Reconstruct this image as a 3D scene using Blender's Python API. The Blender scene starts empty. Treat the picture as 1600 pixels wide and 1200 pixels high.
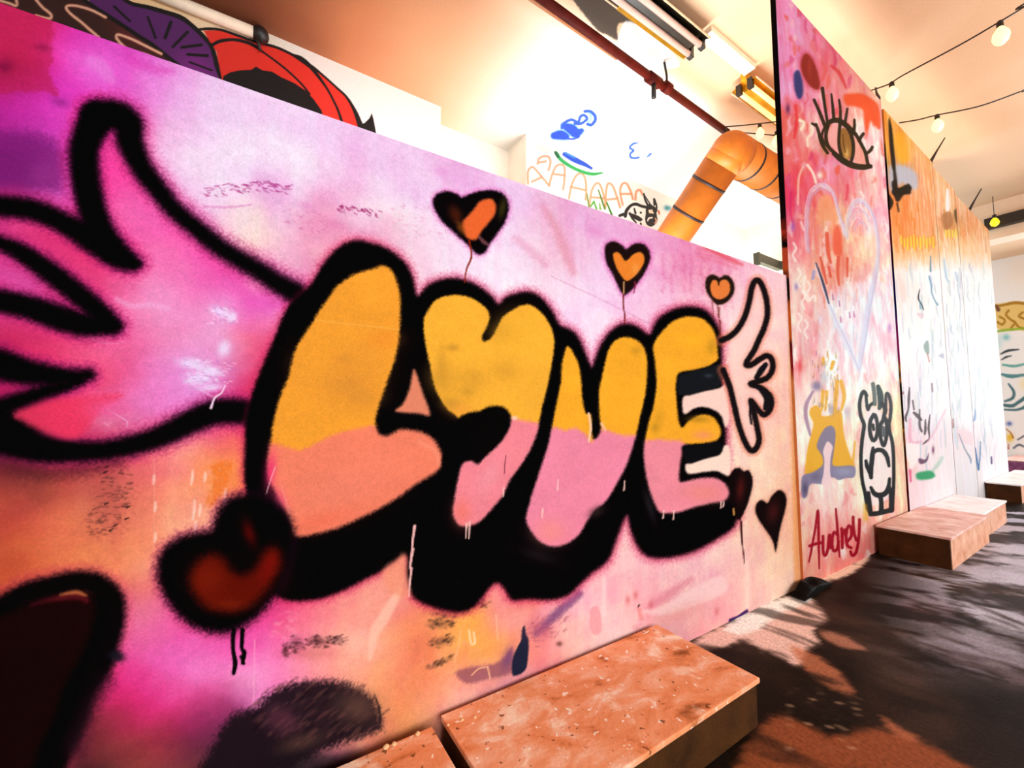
import bpy, bmesh, math, random
import numpy as np
from mathutils import Vector, Matrix

random.seed(7)
RNG = np.random.RandomState(11)
D = bpy.data
SC = bpy.context.scene
COL = SC.collection

# ------------------------------------------------------------------ camera
FPX = 643.0
PITCH = math.atan(45.0 / 643.0)
YAW = math.radians(32.5)
CAM = np.array([1.635, 0.0, 1.4])
_c, _s, _cp, _sp = math.cos(YAW), math.sin(YAW), math.cos(PITCH), math.sin(PITCH)
FWD = np.array([-_c * _cp, _s * _cp, _sp])
RGT = np.array([_s, _c, 0.0])
UPV = np.array([_c * _sp, -_s * _sp, _cp])
cam_d = D.cameras.new('camera')
cam_d.sensor_width = 36.0
cam_d.lens = 36.0 * FPX / 1600.0
cam_d.clip_start = 0.02
cam = D.objects.new('camera', cam_d)
COL.objects.link(cam)
cam.matrix_world = Matrix(((RGT[0], UPV[0], -FWD[0], CAM[0]), (RGT[1], UPV[1], -FWD[1], CAM[1]),
                           (RGT[2], UPV[2], -FWD[2], CAM[2]), (0, 0, 0, 1)))
SC.camera = cam

# ------------------------------------------------------------------ view, world, lights
SC.view_settings.view_transform = 'Standard'
SC.view_settings.look = 'None'
SC.view_settings.gamma = 1.0
SC.view_settings.use_curve_mapping = False
SC.view_settings.exposure = 0.0
w = D.worlds.new('world')
SC.world = w
w.use_nodes = True
w.node_tree.nodes['Background'].inputs[0].default_value = (0.72, 0.86, 1.0, 1)
w.node_tree.nodes['Background'].inputs[1].default_value = 2.2


def area(name, loc, aim, sx, sy, power, color, spread=180):
    l = D.lights.new(name, 'AREA')
    l.shape = 'RECTANGLE'
    l.size, l.size_y = sx, sy
    l.energy = power
    l.color = color
    l.spread = math.radians(spread)
    o = D.objects.new(name, l)
    COL.objects.link(o)
    o.location = loc
    o.rotation_euler = (Vector(aim) - Vector(loc)).to_track_quat('-Z', 'Y').to_euler()
    return o


def point(name, loc, power, color, r=0.05):
    l = D.lights.new(name, 'POINT')
    l.energy = power
    l.color = color
    l.shadow_soft_size = r
    o = D.objects.new(name, l)
    COL.objects.link(o)
    o.location = loc
    return o


# daylight through the window in the far wall and the windows of the right wall
area('daylight_far', (3.2, 16.8, 2.4), (2.6, 0, 1.0), 5.0, 3.2, 400, (1, 1, 1))
area('daylight_right_far', (6.3, 11.0, 2.4), (0, 9.6, 1.2), 4.4, 2.6, 190, (0.96, 0.98, 1))
area('daylight_right_mid', (6.3, 5.2, 2.4), (0, 4.0, 0.9), 4.4, 2.6, 105, (0.97, 0.98, 1), 150)
area('daylight_right_near', (6.3, 0.0, 2.4), (0, 0.2, 0.6), 3.6, 2.4, 160, (0.86, 1, 0.99), 130)
# unseen fill lights added behind the partition, brightening back wall and ceiling
area('gap_fill', (-2.7, 4.2, 2.6), (-2.5, 4.2, 5.6), 0.8, 4.6, 235, (0.94, 0.97, 1), 140)
area('gap_fill_far', (-2.2, 8.4, 2.8), (-2.4, 8.4, 5.6), 1.6, 1.6, 115, (1, 0.97, 0.92), 170)
area('gap_fill_near', (-1.6, 1.6, 3.2), (-3.4, 1.3, 4.2), 0.8, 1.6, 24, (1.0, 0.92, 0.90), 100)
# unseen fill light added to brighten the ceiling of the open room
area('fill_up', (3.6, 7.0, 2.2), (3.2, 7.0, 5.6), 1.5, 3.0, 80, (1, 1, 1), 150)

# ------------------------------------------------------------------ helpers


def ray(x, y):
    return FWD + RGT * (x - 800.0) / FPX + UPV * (600.0 - y) / FPX


def onx(x, y, X=0.0):
    d = ray(x, y)
    return CAM + d * ((X - CAM[0]) / d[0])


def ony(x, y, Y=0.0):
    d = ray(x, y)
    return CAM + d * ((Y - CAM[1]) / d[1])


def onz(x, y, Z=0.0):
    d = ray(x, y)
    return CAM + d * ((Z - CAM[2]) / d[2])


def chart(P):
    """coordinates in which the wall paintings below were traced"""
    v = P - CAM
    k = np.maximum(v @ FWD, 0.05)
    return 800 + FPX * (v @ RGT) / k, 600 - FPX * (v @ UPV) / k


def put(o, label=None, cat=None, group=None, kind=None):
    if label:
        o['label'] = label
    if cat:
        o['category'] = cat
    if group:
        o['group'] = group
    if kind:
        o['kind'] = kind
    return o


def empty(name, loc, label, cat, group=None):
    o = D.objects.new(name, None)
    o.empty_display_size = 0.1
    COL.objects.link(o)
    o.location = loc
    return put(o, label, cat, group)


def adopt(o, parent):
    if parent is not None:
        o.parent = parent
        o.matrix_parent_inverse = Matrix.Translation(parent.location).inverted()


def from_bm(name, bm, mat, parent=None, smooth=False):
    me = D.meshes.new(name)
    bmesh.ops.recalc_face_normals(bm, faces=bm.faces[:])
    bm.to_mesh(me)
    bm.free()
    if mat:
        me.materials.append(mat)
    if smooth:
        me.polygons.foreach_set('use_smooth', [True] * len(me.polygons))
    o = D.objects.new(name, me)
    COL.objects.link(o)
    adopt(o, parent)
    return o


def box(bm, lo, hi, bev=0.0):
    lo, hi = Vector(lo), Vector(hi)
    r = bmesh.ops.create_cube(bm, size=1.0)
    for v in r['verts']:
        v.co = Vector(((lo[i] + hi[i]) / 2 + v.co[i] * (hi[i] - lo[i]) for i in range(3)))
    if bev:
        es = list({e for v in r['verts'] for e in v.link_edges})
        bmesh.ops.bevel(bm, geom=es, offset=bev, segments=2, affect='EDGES', profile=0.6)


def tube(bm, pts, r, n=10, caps=True):
    pts = [Vector(p) for p in pts]
    rs = r if isinstance(r, (list, tuple)) else [r] * len(pts)
    rings = []
    prev = None
    for i, p in enumerate(pts):
        t = (pts[min(i + 1, len(pts) - 1)] - pts[max(i - 1, 0)]).normalized()
        if prev is None:
            a = t.orthogonal().normalized()
        else:
            a = (prev - t * prev.dot(t)).normalized()
        prev = a
        b = t.cross(a)
        rings.append([bm.verts.new(p + (a * math.cos(q) + b * math.sin(q)) * rs[i])
                      for q in [2 * math.pi * k / n for k in range(n)]])
    for A, B in zip(rings, rings[1:]):
        for k in range(n):
            bm.faces.new((A[k], A[(k + 1) % n], B[(k + 1) % n], B[k]))
    if caps:
        bm.faces.new(rings[0][::-1])
        bm.faces.new(rings[-1])


def lathe(bm, prof, c, ax=(0, 0, 1), n=14):
    """prof: (radius, height along axis)"""
    ax = Vector(ax).normalized()
    a = ax.orthogonal().normalized()
    b = ax.cross(a)
    c = Vector(c)
    rings = []
    for r, h in prof:
        rings.append([bm.verts.new(c + ax * h + (a * math.cos(q) + b * math.sin(q)) * max(r, 1e-4))
                      for q in [2 * math.pi * k / n for k in range(n)]])
    for A, B in zip(rings, rings[1:]):
        for k in range(n):
            bm.faces.new((A[k], A[(k + 1) % n], B[(k + 1) % n], B[k]))
    bm.faces.new(rings[0][::-1])
    bm.faces.new(rings[-1])


# ------------------------------------------------------------------ materials
def lin(c):
    c = np.asarray(c, float) / 255.0
    return np.where(c <= 0.04045, c / 12.92, ((c + 0.055) / 1.055) ** 2.4)


def N(nt, typ, **kw):
    n = nt.nodes.new(typ)
    for k, v in kw.items():
        setattr(n, k, v)
    return n


def base_mat(name, rough=0.6, metal=0.0, spec=0.5):
    m = D.materials.new(name)
    m.use_nodes = True
    b = m.node_tree.nodes['Principled BSDF']
    b.inputs['Roughness'].default_value = rough
    b.inputs['Metallic'].default_value = metal
    b.inputs['Specular IOR Level'].default_value = spec
    return m, m.node_tree, b


def bump(nt, b, scale, strength, dist=0.01, detail=4):
    tc = N(nt, 'ShaderNodeNewGeometry')
    no = N(nt, 'ShaderNodeTexNoise')
    no.inputs['Scale'].default_value = scale
    no.inputs['Detail'].default_value = detail
    nt.links.new(tc.outputs['Position'], no.inputs['Vector'])
    bp = N(nt, 'ShaderNodeBump')
    bp.inputs['Strength'].default_value = strength
    bp.inputs['Distance'].default_value = dist
    nt.links.new(no.outputs['Fac'], bp.inputs['Height'])
    nt.links.new(bp.outputs['Normal'], b.inputs['Normal'])
    return no


def plain(name, rgb, rough=0.6, metal=0.0, var=0.12, scale=12, bmp=0.15, spec=0.5):
    """one colour with a little procedural grain"""
    m, nt, b = base_mat(name, rough, metal, spec)
    no = bump(nt, b, scale, bmp)
    r = N(nt, 'ShaderNodeValToRGB')
    c = lin(rgb)
    r.color_ramp.elements[0].position = 0.3
    r.color_ramp.elements[1].position = 0.7
    r.color_ramp.elements[0].color = (*(c * (1 - var)), 1)
    r.color_ramp.elements[1].color = (*np.minimum(c * (1 + var), 1), 1)
    nt.links.new(no.outputs['Fac'], r.inputs['Fac'])
    nt.links.new(r.outputs['Color'], b.inputs['Base Color'])
    return m


def glow(name, rgb, power):
    m, nt, b = base_mat(name, 0.3)
    b.inputs['Base Color'].default_value = (*lin(rgb), 1)
    b.inputs['Emission Color'].default_value = (*lin(rgb), 1)
    b.inputs['Emission Strength'].default_value = power
    return m


def painted(name, rough=0.5, scale=140, bmp=0.12, grain=0.10, spec=0.4):
    """surface coloured by hand-laid paint (colour layer 'paint') with grain and relief"""
    m, nt, b = base_mat(name, rough, 0, spec)
    no = bump(nt, b, scale, bmp, 0.004, 6)
    at = N(nt, 'ShaderNodeAttribute', attribute_name='paint')
    mr = N(nt, 'ShaderNodeMapRange')
    mr.inputs['From Min'].default_value = 0.3
    mr.inputs['From Max'].default_value = 0.7
    mr.inputs['To Min'].default_value = 1 - grain
    mr.inputs['To Max'].default_value = 1 + grain
    nt.links.new(no.outputs['Fac'], mr.inputs['Value'])
    mx = N(nt, 'ShaderNodeVectorMath', operation='SCALE')
    nt.links.new(at.outputs['Color'], mx.inputs[0])
    nt.links.new(mr.outputs['Result'], mx.inputs['Scale'])
    nt.links.new(mx.outputs['Vector'], b.inputs['Base Color'])
    return m


def layered(name, stops, scale, rough=0.6, bmp=0.3, detail=8, dist=0.3, stretch=(1, 1, 1), bscale=60, spec=0.12, flecks=False):
    """worn surface: colour ramp over distorted noise"""
    m, nt, b = base_mat(name, rough, 0, spec)
    bump(nt, b, bscale, bmp)
    g = N(nt, 'ShaderNodeNewGeometry')
    mp = N(nt, 'ShaderNodeMapping')
    mp.inputs['Scale'].default_value = stretch
    no = N(nt, 'ShaderNodeTexNoise')
    no.inputs['Scale'].default_value = scale
    no.inputs['Detail'].default_value = detail
    no.inputs['Roughness'].default_value = 0.62
    no.inputs['Distortion'].default_value = dist
    nt.links.new(g.outputs['Position'], mp.inputs['Vector'])
    nt.links.new(mp.outputs['Vector'], no.inputs['Vector'])
    r = N(nt, 'ShaderNodeValToRGB')
    el = r.color_ramp.elements
    el[0].position, el[1].position = stops[0][0], stops[-1][0]
    el[0].color, el[1].color = (*lin(stops[0][1]), 1), (*lin(stops[-1][1]), 1)
    for p, c in stops[1:-1]:
        e = el.new(p)
        e.color = (*lin(c), 1)
    nt.links.new(no.outputs['Fac'], r.inputs['Fac'])
    out = r.outputs['Color']
    if flecks:                    # small pale and dark flecks and scrapes
        for sc_, lo, hi, col in ((26.0, 0.665, 0.70, (252, 232, 214)), (34.0, 0.66, 0.70, (110, 56, 26)), (9.0, 0.60, 0.72, (246, 196, 166))):
            n2 = N(nt, 'ShaderNodeTexNoise')
            n2.inputs['Scale'].default_value = sc_
            n2.inputs['Detail'].default_value = 3
            n2.inputs['Distortion'].default_value = 0.4
            mp2 = N(nt, 'ShaderNodeMapping')
            mp2.inputs['Location'].default_value = (sc_, 3.7 * sc_, 0)
            nt.links.new(g.outputs['Position'], mp2.inputs['Vector'])
            nt.links.new(mp2.outputs['Vector'], n2.inputs['Vector'])
            mr = N(nt, 'ShaderNodeMapRange')
            mr.inputs['From Min'].default_value = lo
            mr.inputs['From Max'].default_value = hi
            mr.inputs['To Max'].default_value = 0.85
            nt.links.new(n2.outputs['Fac'], mr.inputs['Value'])
            mx = N(nt, 'ShaderNodeMix', data_type='RGBA')
            nt.links.new(mr.outputs['Result'], mx.inputs[0])
            nt.links.new(out, mx.inputs[6])
            mx.inputs[7].default_value = (*lin(col), 1)
            out = mx.outputs[2]
    nt.links.new(out, b.inputs['Base Color'])
    return m


# ------------------------------------------------------------------ paint engine
def vnoise(x, y, seed=0):
    xi, yi = np.floor(x).astype(np.int64), np.floor(y).astype(np.int64)
    fx, fy = x - xi, y - yi
    fx, fy = fx * fx * (3 - 2 * fx), fy * fy * (3 - 2 * fy)

    def h(a, b):
        n = (a * 374761393 + b * 668265263 + seed * 974711) & 0x7fffffff
        n = ((n ^ (n >> 13)) * 1274126177) & 0x7fffffff
        return ((n ^ (n >> 16)) & 0xffff) / 65535.0
    return (h(xi, yi) * (1 - fx) + h(xi + 1, yi) * fx) * (1 - fy) + (h(xi, yi + 1) * (1 - fx) + h(xi + 1, yi + 1) * fx) * fy


def fbm(x, y, seed=0, o=4):
    t, a, n = 0, 0.5, 0
    for k in range(o):
        t = t + a * vnoise(x * 2 ** k, y * 2 ** k, seed + k)
        n += a
        a *= 0.5
    return t / n


def smooth_closed(p, k=4):
    p = np.asarray(p, float)
    n = len(p)
    out = []
    for i in range(n):
        a, b, c, d = p[i - 1], p[i], p[(i + 1) % n], p[(i + 2) % n]
        for t in np.arange(k) / k:
            out.append(0.5 * (2 * b + (c - a) * t + (2 * a - 5 * b + 4 * c - d) * t * t + (3 * b - a - 3 * c + d) * t ** 3))
    return np.array(out)


def smooth_open(p, k=5):
    p = np.asarray(p, float)
    if len(p) < 3:
        return p
    q = np.vstack([2 * p[0] - p[1], p, 2 * p[-1] - p[-2]])
    out = []
    for i in range(1, len(q) - 2):
        a, b, c, d = q[i - 1], q[i], q[i + 1], q[i + 2]
        for t in np.arange(k) / k:
            out.append(0.5 * (2 * b + (c - a) * t + (2 * a - 5 * b + 4 * c - d) * t * t + (3 * b - a - 3 * c + d) * t ** 3))
    out.append(p[-1])
    return np.array(out)


def inside(px, py, P):
    r = np.zeros(len(px), bool)
    n = len(P)
    for i in range(n):
        x0, y0 = P[i]
        x1, y1 = P[(i + 1) % n]
        if y0 == y1:
            continue
        r ^= ((y0 > py) != (y1 > py)) & (px < (x1 - x0) * (py - y0) / (y1 - y0) + x0)
    return r


class Paint:
    def __init__(s, P, uv, uvscale=1.0):
        s.x, s.y = chart(P)
        s.u, s.v = uv[0], uv[1]
        s.c = np.zeros((len(P), 3))
        s.n1 = fbm(s.u * 210, s.v * 210, 3, 3) - 0.5
        s.n2 = fbm(s.u * 9, s.v * 9, 5, 4) - 0.5

    def near(s, x0, y0, x1, y1):
        return np.nonzero((s.x > x0) & (s.x < x1) & (s.y > y0) & (s.y < y1))[0]

    def field(s, samples, sig=45.0, chunk=40000):
        q = np.array([(a, b) for a, b, _ in samples], float)
        c = np.array([k for _, _, k in samples], float)
        # local width: distance to 2nd neighbour
        d = np.sqrt(((q[:, None] - q[None]) ** 2).sum(-1))
        d.sort(axis=1)
        sg = np.clip(d[:, min(2, len(q) - 1)], sig * 0.35, sig * 2.0)
        wx = s.x + s.n2 * 36
        wy = s.y + (fbm(s.u * 11 + 40, s.v * 11, 9, 3) - 0.5) * 36
        for i in range(0, len(s.x), chunk):
            e = slice(i, i + chunk)
            r2 = (wx[e, None] - q[:, 0]) ** 2 + (wy[e, None] - q[:, 1]) ** 2
            k = np.exp(-r2 / (2 * (sg * 0.62) ** 2)) + 1e-7 / (1 + r2 * 1e-4) ** 2
            s.c[e] = (k @ c) / k.sum(1, keepdims=True)

    def mix(s, i, a, col):
        a = np.clip(a, 0, 1)[:, None]
        s.c[i] = s.c[i] * (1 - a) + np.asarray(col, float) * a

    def poly(s, P, col, soft=2.0, alpha=1.0, grow=0.0, smooth=True, rough=0.5):
        P = smooth_closed(P) if smooth else np.asarray(P, float)
        m = soft * 2 + max(grow, 0) + 2
        i = s.near(P[:, 0].min() - m, P[:, 1].min() - m, P[:, 0].max() + m, P[:, 1].max() + m)
        if not len(i):
            return
        x, y = s.x[i], s.y[i]
        d2 = np.full(len(i), 1e9)
        for a, b in zip(P, np.roll(P, -1, 0)):
            e = b - a
            L = max(e @ e, 1e-9)
            t = np.clip(((x - a[0]) * e[0] + (y - a[1]) * e[1]) / L, 0, 1)
            d2 = np.minimum(d2, (x - a[0] - t * e[0]) ** 2 + (y - a[1] - t * e[1]) ** 2)
        d = np.sqrt(d2)
        d[inside(x, y, P)] *= -1
        d = d - grow + s.n1[i] * soft * rough * 2
        t = np.clip((soft - d) / (2 * soft), 0, 1)
        s.mix(i, alpha * t * t * (3 - 2 * t), col)

    def stroke(s, pts, col, soft=1.0, alpha=1.0, r=None, rough=0.5, grow=0.0):
        P = np.array([(p[0], p[1], (p[2] if len(p) > 2 else r)) for p in pts], float)
        P = smooth_open(P)
        m = P[:, 2].max() + soft * 2 + 2 + grow
        i = s.near(P[:, 0].min() - m, P[:, 1].min() - m, P[:, 0].max() + m, P[:, 1].max() + m)
        if not len(i):
            return
        x, y = s.x[i], s.y[i]
        d = np.full(len(i), 1e9)
        if len(P) == 1:
            d = np.hypot(x - P[0, 0], y - P[0, 1]) - P[0, 2]
        for a, b in zip(P[:-1], P[1:]):
            e = b[:2] - a[:2]
            L = max(e @ e, 1e-9)
            t = np.clip(((x - a[0]) * e[0] + (y - a[1]) * e[1]) / L, 0, 1)
            d = np.minimum(d, np.hypot(x - a[0] - t * e[0], y - a[1] - t * e[1]) - (a[2] + t * (b[2] - a[2])))
        d = d - grow + s.n1[i] * soft * rough * 2
        t = np.clip((soft - d) / (2 * soft), 0, 1)
        s.mix(i, alpha * t * t * (3 - 2 * t), col)

    def blob(s, x, y, rx, ry, col, alpha=0.8, ang=0.0, brk=0.0):
        R = 2.2 * max(rx, ry)
        i = s.near(x - R, y - R, x + R, y + R)
        if not len(i):
            return
        ca, sa = math.cos(ang), math.sin(ang)
        dx, dy = s.x[i] - x, s.y[i] - y
        q = ((dx * ca + dy * sa) / rx) ** 2 + ((dy * ca - dx * sa) / ry) ** 2
        a = np.exp(-q * 1.1)
        if brk:
            a = np.clip(a * 1.3 - brk * (0.5 + s.n1[i] * 1.6), 0, 1)
        s.mix(i, a * alpha, col)

    def smudge(s, x, y, rx, ry, col, n=40, alpha=0.6, size=2.0, ang=0.0):
        """patch of scraped, broken paint"""
        ca, sa = math.cos(ang), math.sin(ang)
        for _ in range(n):
            t, q = RNG.uniform(0, 6.283), math.sqrt(RNG.uniform(0, 1))
            a, b = rx * q * math.cos(t), ry * q * math.sin(t)
            a, b = x + a * ca - b * sa, y + a * sa + b * ca
            l = RNG.uniform(1.5, 5) * size
            g = ang + RNG.uniform(-.6, .6)
            s.stroke([(a, b, .4 * size), (a + l * .5 * math.cos(g), b + l * .5 * math.sin(g), RNG.uniform(.5, 1.1) * size), (a + l * math.cos(g), b + l * math.sin(g), .4 * size)], col, .8 * size, alpha * RNG.uniform(.4, 1))

    def albedo(s, k=0.8):
        return np.clip(lin(np.clip(s.c, 0, 255)) * k, 0.0015, 0.93)


def grid_mesh(name, P, quads, col, mat, parent=None):
    """mesh from points (n,3), quads (m,4) and the paint colour of each point"""
    used, inv = np.unique(quads.ravel(), return_inverse=True)
    me = D.meshes.new(name)
    v = P[used].astype(np.float32)
    m = len(quads)
    me.vertices.add(len(v))
    me.vertices.foreach_set('co', v.ravel())
    me.loops.add(m * 4)
    me.loops.foreach_set('vertex_index', inv.astype(np.int32).ravel())
    me.polygons.add(m)
    me.polygons.foreach_set('loop_start', np.arange(0, m * 4, 4, dtype=np.int32))
    at = me.attributes.new('paint', 'FLOAT_COLOR', 'POINT')
    rgba = np.ones((len(v), 4), np.float32)
    rgba[:, :3] = col[used]
    at.data.foreach_set('color', rgba.ravel())
    me.materials.append(mat)
    me.update(calc_edges=True)
    me.validate()
    o = D.objects.new(name, me)
    COL.objects.link(o)
    adopt(o, parent)
    return o


def lattice(blocks, fn, flip=False):
    """blocks: list of (a values, b values); fn(a,b)->points.  returns P, quads, (a,b)"""
    Ps, Qs, As, Bs, n = [], [], [], [], 0
    for a, b in blocks:
        A, B = np.meshgrid(a, b, indexing='ij')
        Ps.append(fn(A.ravel(), B.ravel()))
        As.append(A.ravel())
        Bs.append(B.ravel())
        ids = np.arange(A.size).reshape(A.shape) + n
        q = np.stack([ids[:-1, :-1], ids[1:, :-1], ids[1:, 1:], ids[:-1, 1:]], -1).reshape(-1, 4)
        Qs.append(q[:, ::-1] if flip else q)
        n += A.size
    return np.vstack(Ps), np.vstack(Qs), np.concatenate(As), np.concatenate(Bs)


def xwall(X):
    return lambda a, b: np.stack([np.full(len(a), X), a, b], 1)


def ywall(Y):
    return lambda a, b: np.stack([a, np.full(len(a), Y), b], 1)


def zplane(Z):
    return lambda a, b: np.stack([a, b, np.full(len(a), Z)], 1)


def ycols(x0, x1, step, X, yref=640):
    """Y stations on the plane x=X, evenly fine for a viewer in the room"""
    n = max(2, int(abs(x1 - x0) / step) + 1)
    return np.array([onx(x, yref, X)[1] for x in np.linspace(x0, x1, n)])


def span(a, b, step):
    return np.linspace(a, b, max(2, int(math.ceil(abs(b - a) / step)) + 1))

# ------------------------------------------------------------------ room
HC = 5.6                                           # ceiling height
M_PAINT = painted('wall_paint', 0.75, 150, 0.22, 0.06, 0.0)
M_PANEL = painted('panel_paint', 0.55, 110, 0.22, 0.09, 0.015)
M_WALLP = painted('plaster_paint', 0.7, 60, 0.15, 0.05)
M_PLASTER = plain('plaster', (250, 240, 226), 0.8, var=0.05, scale=3)
M_FLOOR = painted('floor_paint', 0.40, 60, 0.25, 0.25, 0.02)


def struct(name, lo, hi, mat):
    bm = bmesh.new()
    box(bm, lo, hi)
    return put(from_bm(name, bm, mat), kind='structure')


XB = float(np.mean([onz(400, 39, HC)[0], onz(687, 170, HC)[0]]))       # back wall, left stretch
XR = float(onz(690, 195, HC)[0])                                         # recess
XC = float(onz(837, 215, HC)[0])                                         # stretch beyond the recess
Y1 = float(onz(687, 170, HC)[1])
Y2 = float(onx(822, 262, XC)[1])
YLF = float(onz(1150, 365, HC)[1])                                       # end wall of the gap
YF = 17.2                                                                # far wall
YBEAM = max(float(onz(1520, 318, HC)[1]), float(onx(1554, 470, 0.036)[1]) + 0.2)

# floor
xs = np.concatenate([np.arange(XR - 0.3, -0.1, 0.4), span(-0.1, 3.2, 0.02), np.arange(3.4, 6.8, 0.3)])
ys = np.concatenate([np.arange(-4, 0.6, 0.3), span(0.6, 5.5, 0.02), np.arange(5.55, 11, 0.06), np.arange(11.2, 17.7, 0.4)])
P, Q, A, B = lattice([(xs, ys)], zplane(0.0))
fp = Paint(P, (A, B))
fp.c[:] = (27, 17, 11)
fp.n1 = 0.6 * (fbm(A * 16, B * 16, 7, 4) - 0.5) + 0.5 * (fbm(A * 40 + B * 10, B * 40, 8, 2) - 0.5)
big = fbm(A * 1.7 + 3, B * 1.2, 21, 5)
mid = fbm(A * 6, B * 4.2, 22, 5)
alln = np.arange(len(P))
fp.mix(alln, np.clip((big - 0.52) * 5, 0, 1) * 0.6, (84, 58, 46))
fp.mix(alln, np.clip((0.45 - mid) * 6, 0, 1) * 0.5, (34, 24, 20))
fl = [  # worn paint, plus wall-base light and window glare as colour: outline, colour, softness
    ([(1080, 1010), (1110, 985), (1145, 970), (1180, 948), (1222, 935), (1250, 928), (1275, 945), (1292, 968), (1272, 985), (1280, 1005), (1262, 1012), (1250, 1040), (1225, 1030), (1200, 1018), (1180, 1010), (1160, 1000), (1120, 1012)], (250, 206, 192), 5, 0.95),
    ([(1130, 985), (1150, 965), (1200, 940), (1250, 930), (1262, 940), (1215, 962), (1180, 985), (1150, 992)], (255, 252, 244), 5, 0.97),  # light leaking along the wall base, painted on the floor
    ([(1280, 985), (1310, 992), (1340, 1005), (1352, 1015), (1325, 1014), (1295, 1003)], (214, 140, 112), 4, 0.7),
    ([(1235, 1010), (1285, 1030), (1315, 1055), (1335, 1088), (1300, 1075), (1265, 1052)], (202, 120, 84), 5, 0.8),
    ([(1195, 1130), (1245, 1128), (1290, 1150), (1330, 1145), (1375, 1138), (1420, 1148), (1460, 1170), (1530, 1210), (1520, 1260), (1150, 1260)], (150, 78, 46), 8, 0.93),
    ([(1378, 1120), (1410, 1138), (1440, 1160), (1400, 1150)], (190, 110, 75), 4, 0.7),
    ([(1262, 902), (1300, 884), (1350, 860), (1356, 876), (1334, 894), (1312, 904), (1290, 912), (1262, 918)], (255, 226, 200), 3, 0.97),  # same light streak below the tall panel, painted
    ([(1440, 1000), (1500, 985), (1560, 1000), (1610, 1030), (1610, 1075), (1560, 1060), (1510, 1045), (1470, 1030)], (118, 100, 108), 14, 0.7),  # this and the next two: window glare painted in grey-lavender
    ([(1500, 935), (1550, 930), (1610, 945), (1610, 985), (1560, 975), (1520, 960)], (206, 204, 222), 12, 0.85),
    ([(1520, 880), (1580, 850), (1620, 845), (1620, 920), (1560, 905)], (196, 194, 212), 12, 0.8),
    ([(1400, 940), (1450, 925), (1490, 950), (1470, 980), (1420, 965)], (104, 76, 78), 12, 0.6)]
for pts, c, sf, al in fl:
    fp.poly(pts, c, sf, al, rough=1.2)
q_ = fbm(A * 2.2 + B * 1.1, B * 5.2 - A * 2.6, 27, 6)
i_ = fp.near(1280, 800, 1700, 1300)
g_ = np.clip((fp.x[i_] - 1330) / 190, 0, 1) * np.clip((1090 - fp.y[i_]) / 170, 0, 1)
fp.mix(i_, g_ * np.clip((q_[i_] - 0.44) * 9, 0, 1) * 0.9, (200, 198, 216))  # broken window glare, painted pale lavender
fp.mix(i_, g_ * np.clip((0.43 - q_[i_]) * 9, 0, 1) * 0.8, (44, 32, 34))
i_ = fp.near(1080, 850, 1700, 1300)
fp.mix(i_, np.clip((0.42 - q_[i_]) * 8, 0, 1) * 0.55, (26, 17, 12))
for k in range(90):   # paint drops
    a, b = RNG.uniform(1225, 1345), RNG.uniform(1075, 1175)
    fp.blob(a, b, RNG.uniform(1.2, 2.4), RNG.uniform(1.0, 1.8), (226, 184, 146), 0.5 if k % 3 else 0.95)
for k in range(60):    # dark scrapes along the room
    a, b = RNG.uniform(1180, 1600), RNG.uniform(900, 1120)
    l = RNG.uniform(15, 60)
    fp.stroke([(a, b, 1.0), (a + l, b + l * 0.36, 2.2), (a + 1.6 * l, b + l * 0.62, 0.8)], (40, 27, 22), 2.5, 0.55)
for k in range(40):  # pale streaks of painted window glare
    a, b = RNG.uniform(1420, 1600), RNG.uniform(840, 1040)
    l = RNG.uniform(12, 50)
    fp.stroke([(a, b, 1.0), (a + l, b + l * 0.25, 2.0), (a + 1.6 * l, b + l * 0.48, 0.8)], (168, 164, 182), 2.5, 0.45)
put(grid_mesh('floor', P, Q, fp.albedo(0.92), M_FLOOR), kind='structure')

# ceiling with paint doodles
xs = np.concatenate([np.arange(XR - 0.2, XC - 0.4, 0.1), span(XC - 0.35, XC + 1.3, 0.009), span(XC + 1.31, -0.3, 0.014), span(-0.27, 0.2, 0.05), np.arange(0.3, 7.2, 0.1)])
ys = np.concatenate([np.arange(-4, 1.8, 0.1), span(1.82, 5.9, 0.0135), np.arange(6.0, 17.5, 0.12)])
P, Q, A, B = lattice([(xs, ys)], zplane(HC), flip=True)
cp_ = Paint(P, (A, B))
n0 = fbm(A * 0.9, B * 0.9, 31, 4)
cp_.c[:] = (246, 202, 160)
cp_.mix(np.arange(len(P)), np.clip((n0 - 0.5) * 3, 0, 0.6), (240, 188, 142))
pxl = float(onz(990, 100, HC)[0])
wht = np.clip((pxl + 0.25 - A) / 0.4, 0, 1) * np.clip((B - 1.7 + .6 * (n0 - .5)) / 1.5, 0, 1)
cp_.mix(np.arange(len(P)), wht, (253, 247, 238))          # whiter stretch above the gap
near_dim = np.clip((2.6 - B + .6 * (n0 - .5)) / 1.6, 0, 1) * np.clip((0.6 - A) / 1.2, 0, 1)
cp_.mix(np.arange(len(P)), near_dim * 0.85, (214, 122, 74))    # dim orange near end, light falloff put into the colour
cp_.mix(np.arange(len(P)), np.clip((0.95 - B + 0.8 * (n0 - .5)) / 1.1, 0, 1) * np.clip((0.6 - A) / 1.2, 0, 1) * .9, (116, 58, 32))  # brown nearest end, more of the light falloff as colour
cp_.poly([(862, -60), (962, -60), (1003, 60), (985, 40), (968, 36), (964, 48), (965, 63), (950, 55), (925, 38)], (66, 50, 34), 1.5, 0.97)     # dark brown patch between pipe and lamp
cp_.poly([(970, 45), (982, 33), (1020, 52), (1062, 98), (1040, 108), (1010, 105), (985, 92), (966, 72)], (243, 240, 236), 1.5, 0.9)
BL, LB = (30, 76, 196), (96, 150, 230)
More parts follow.
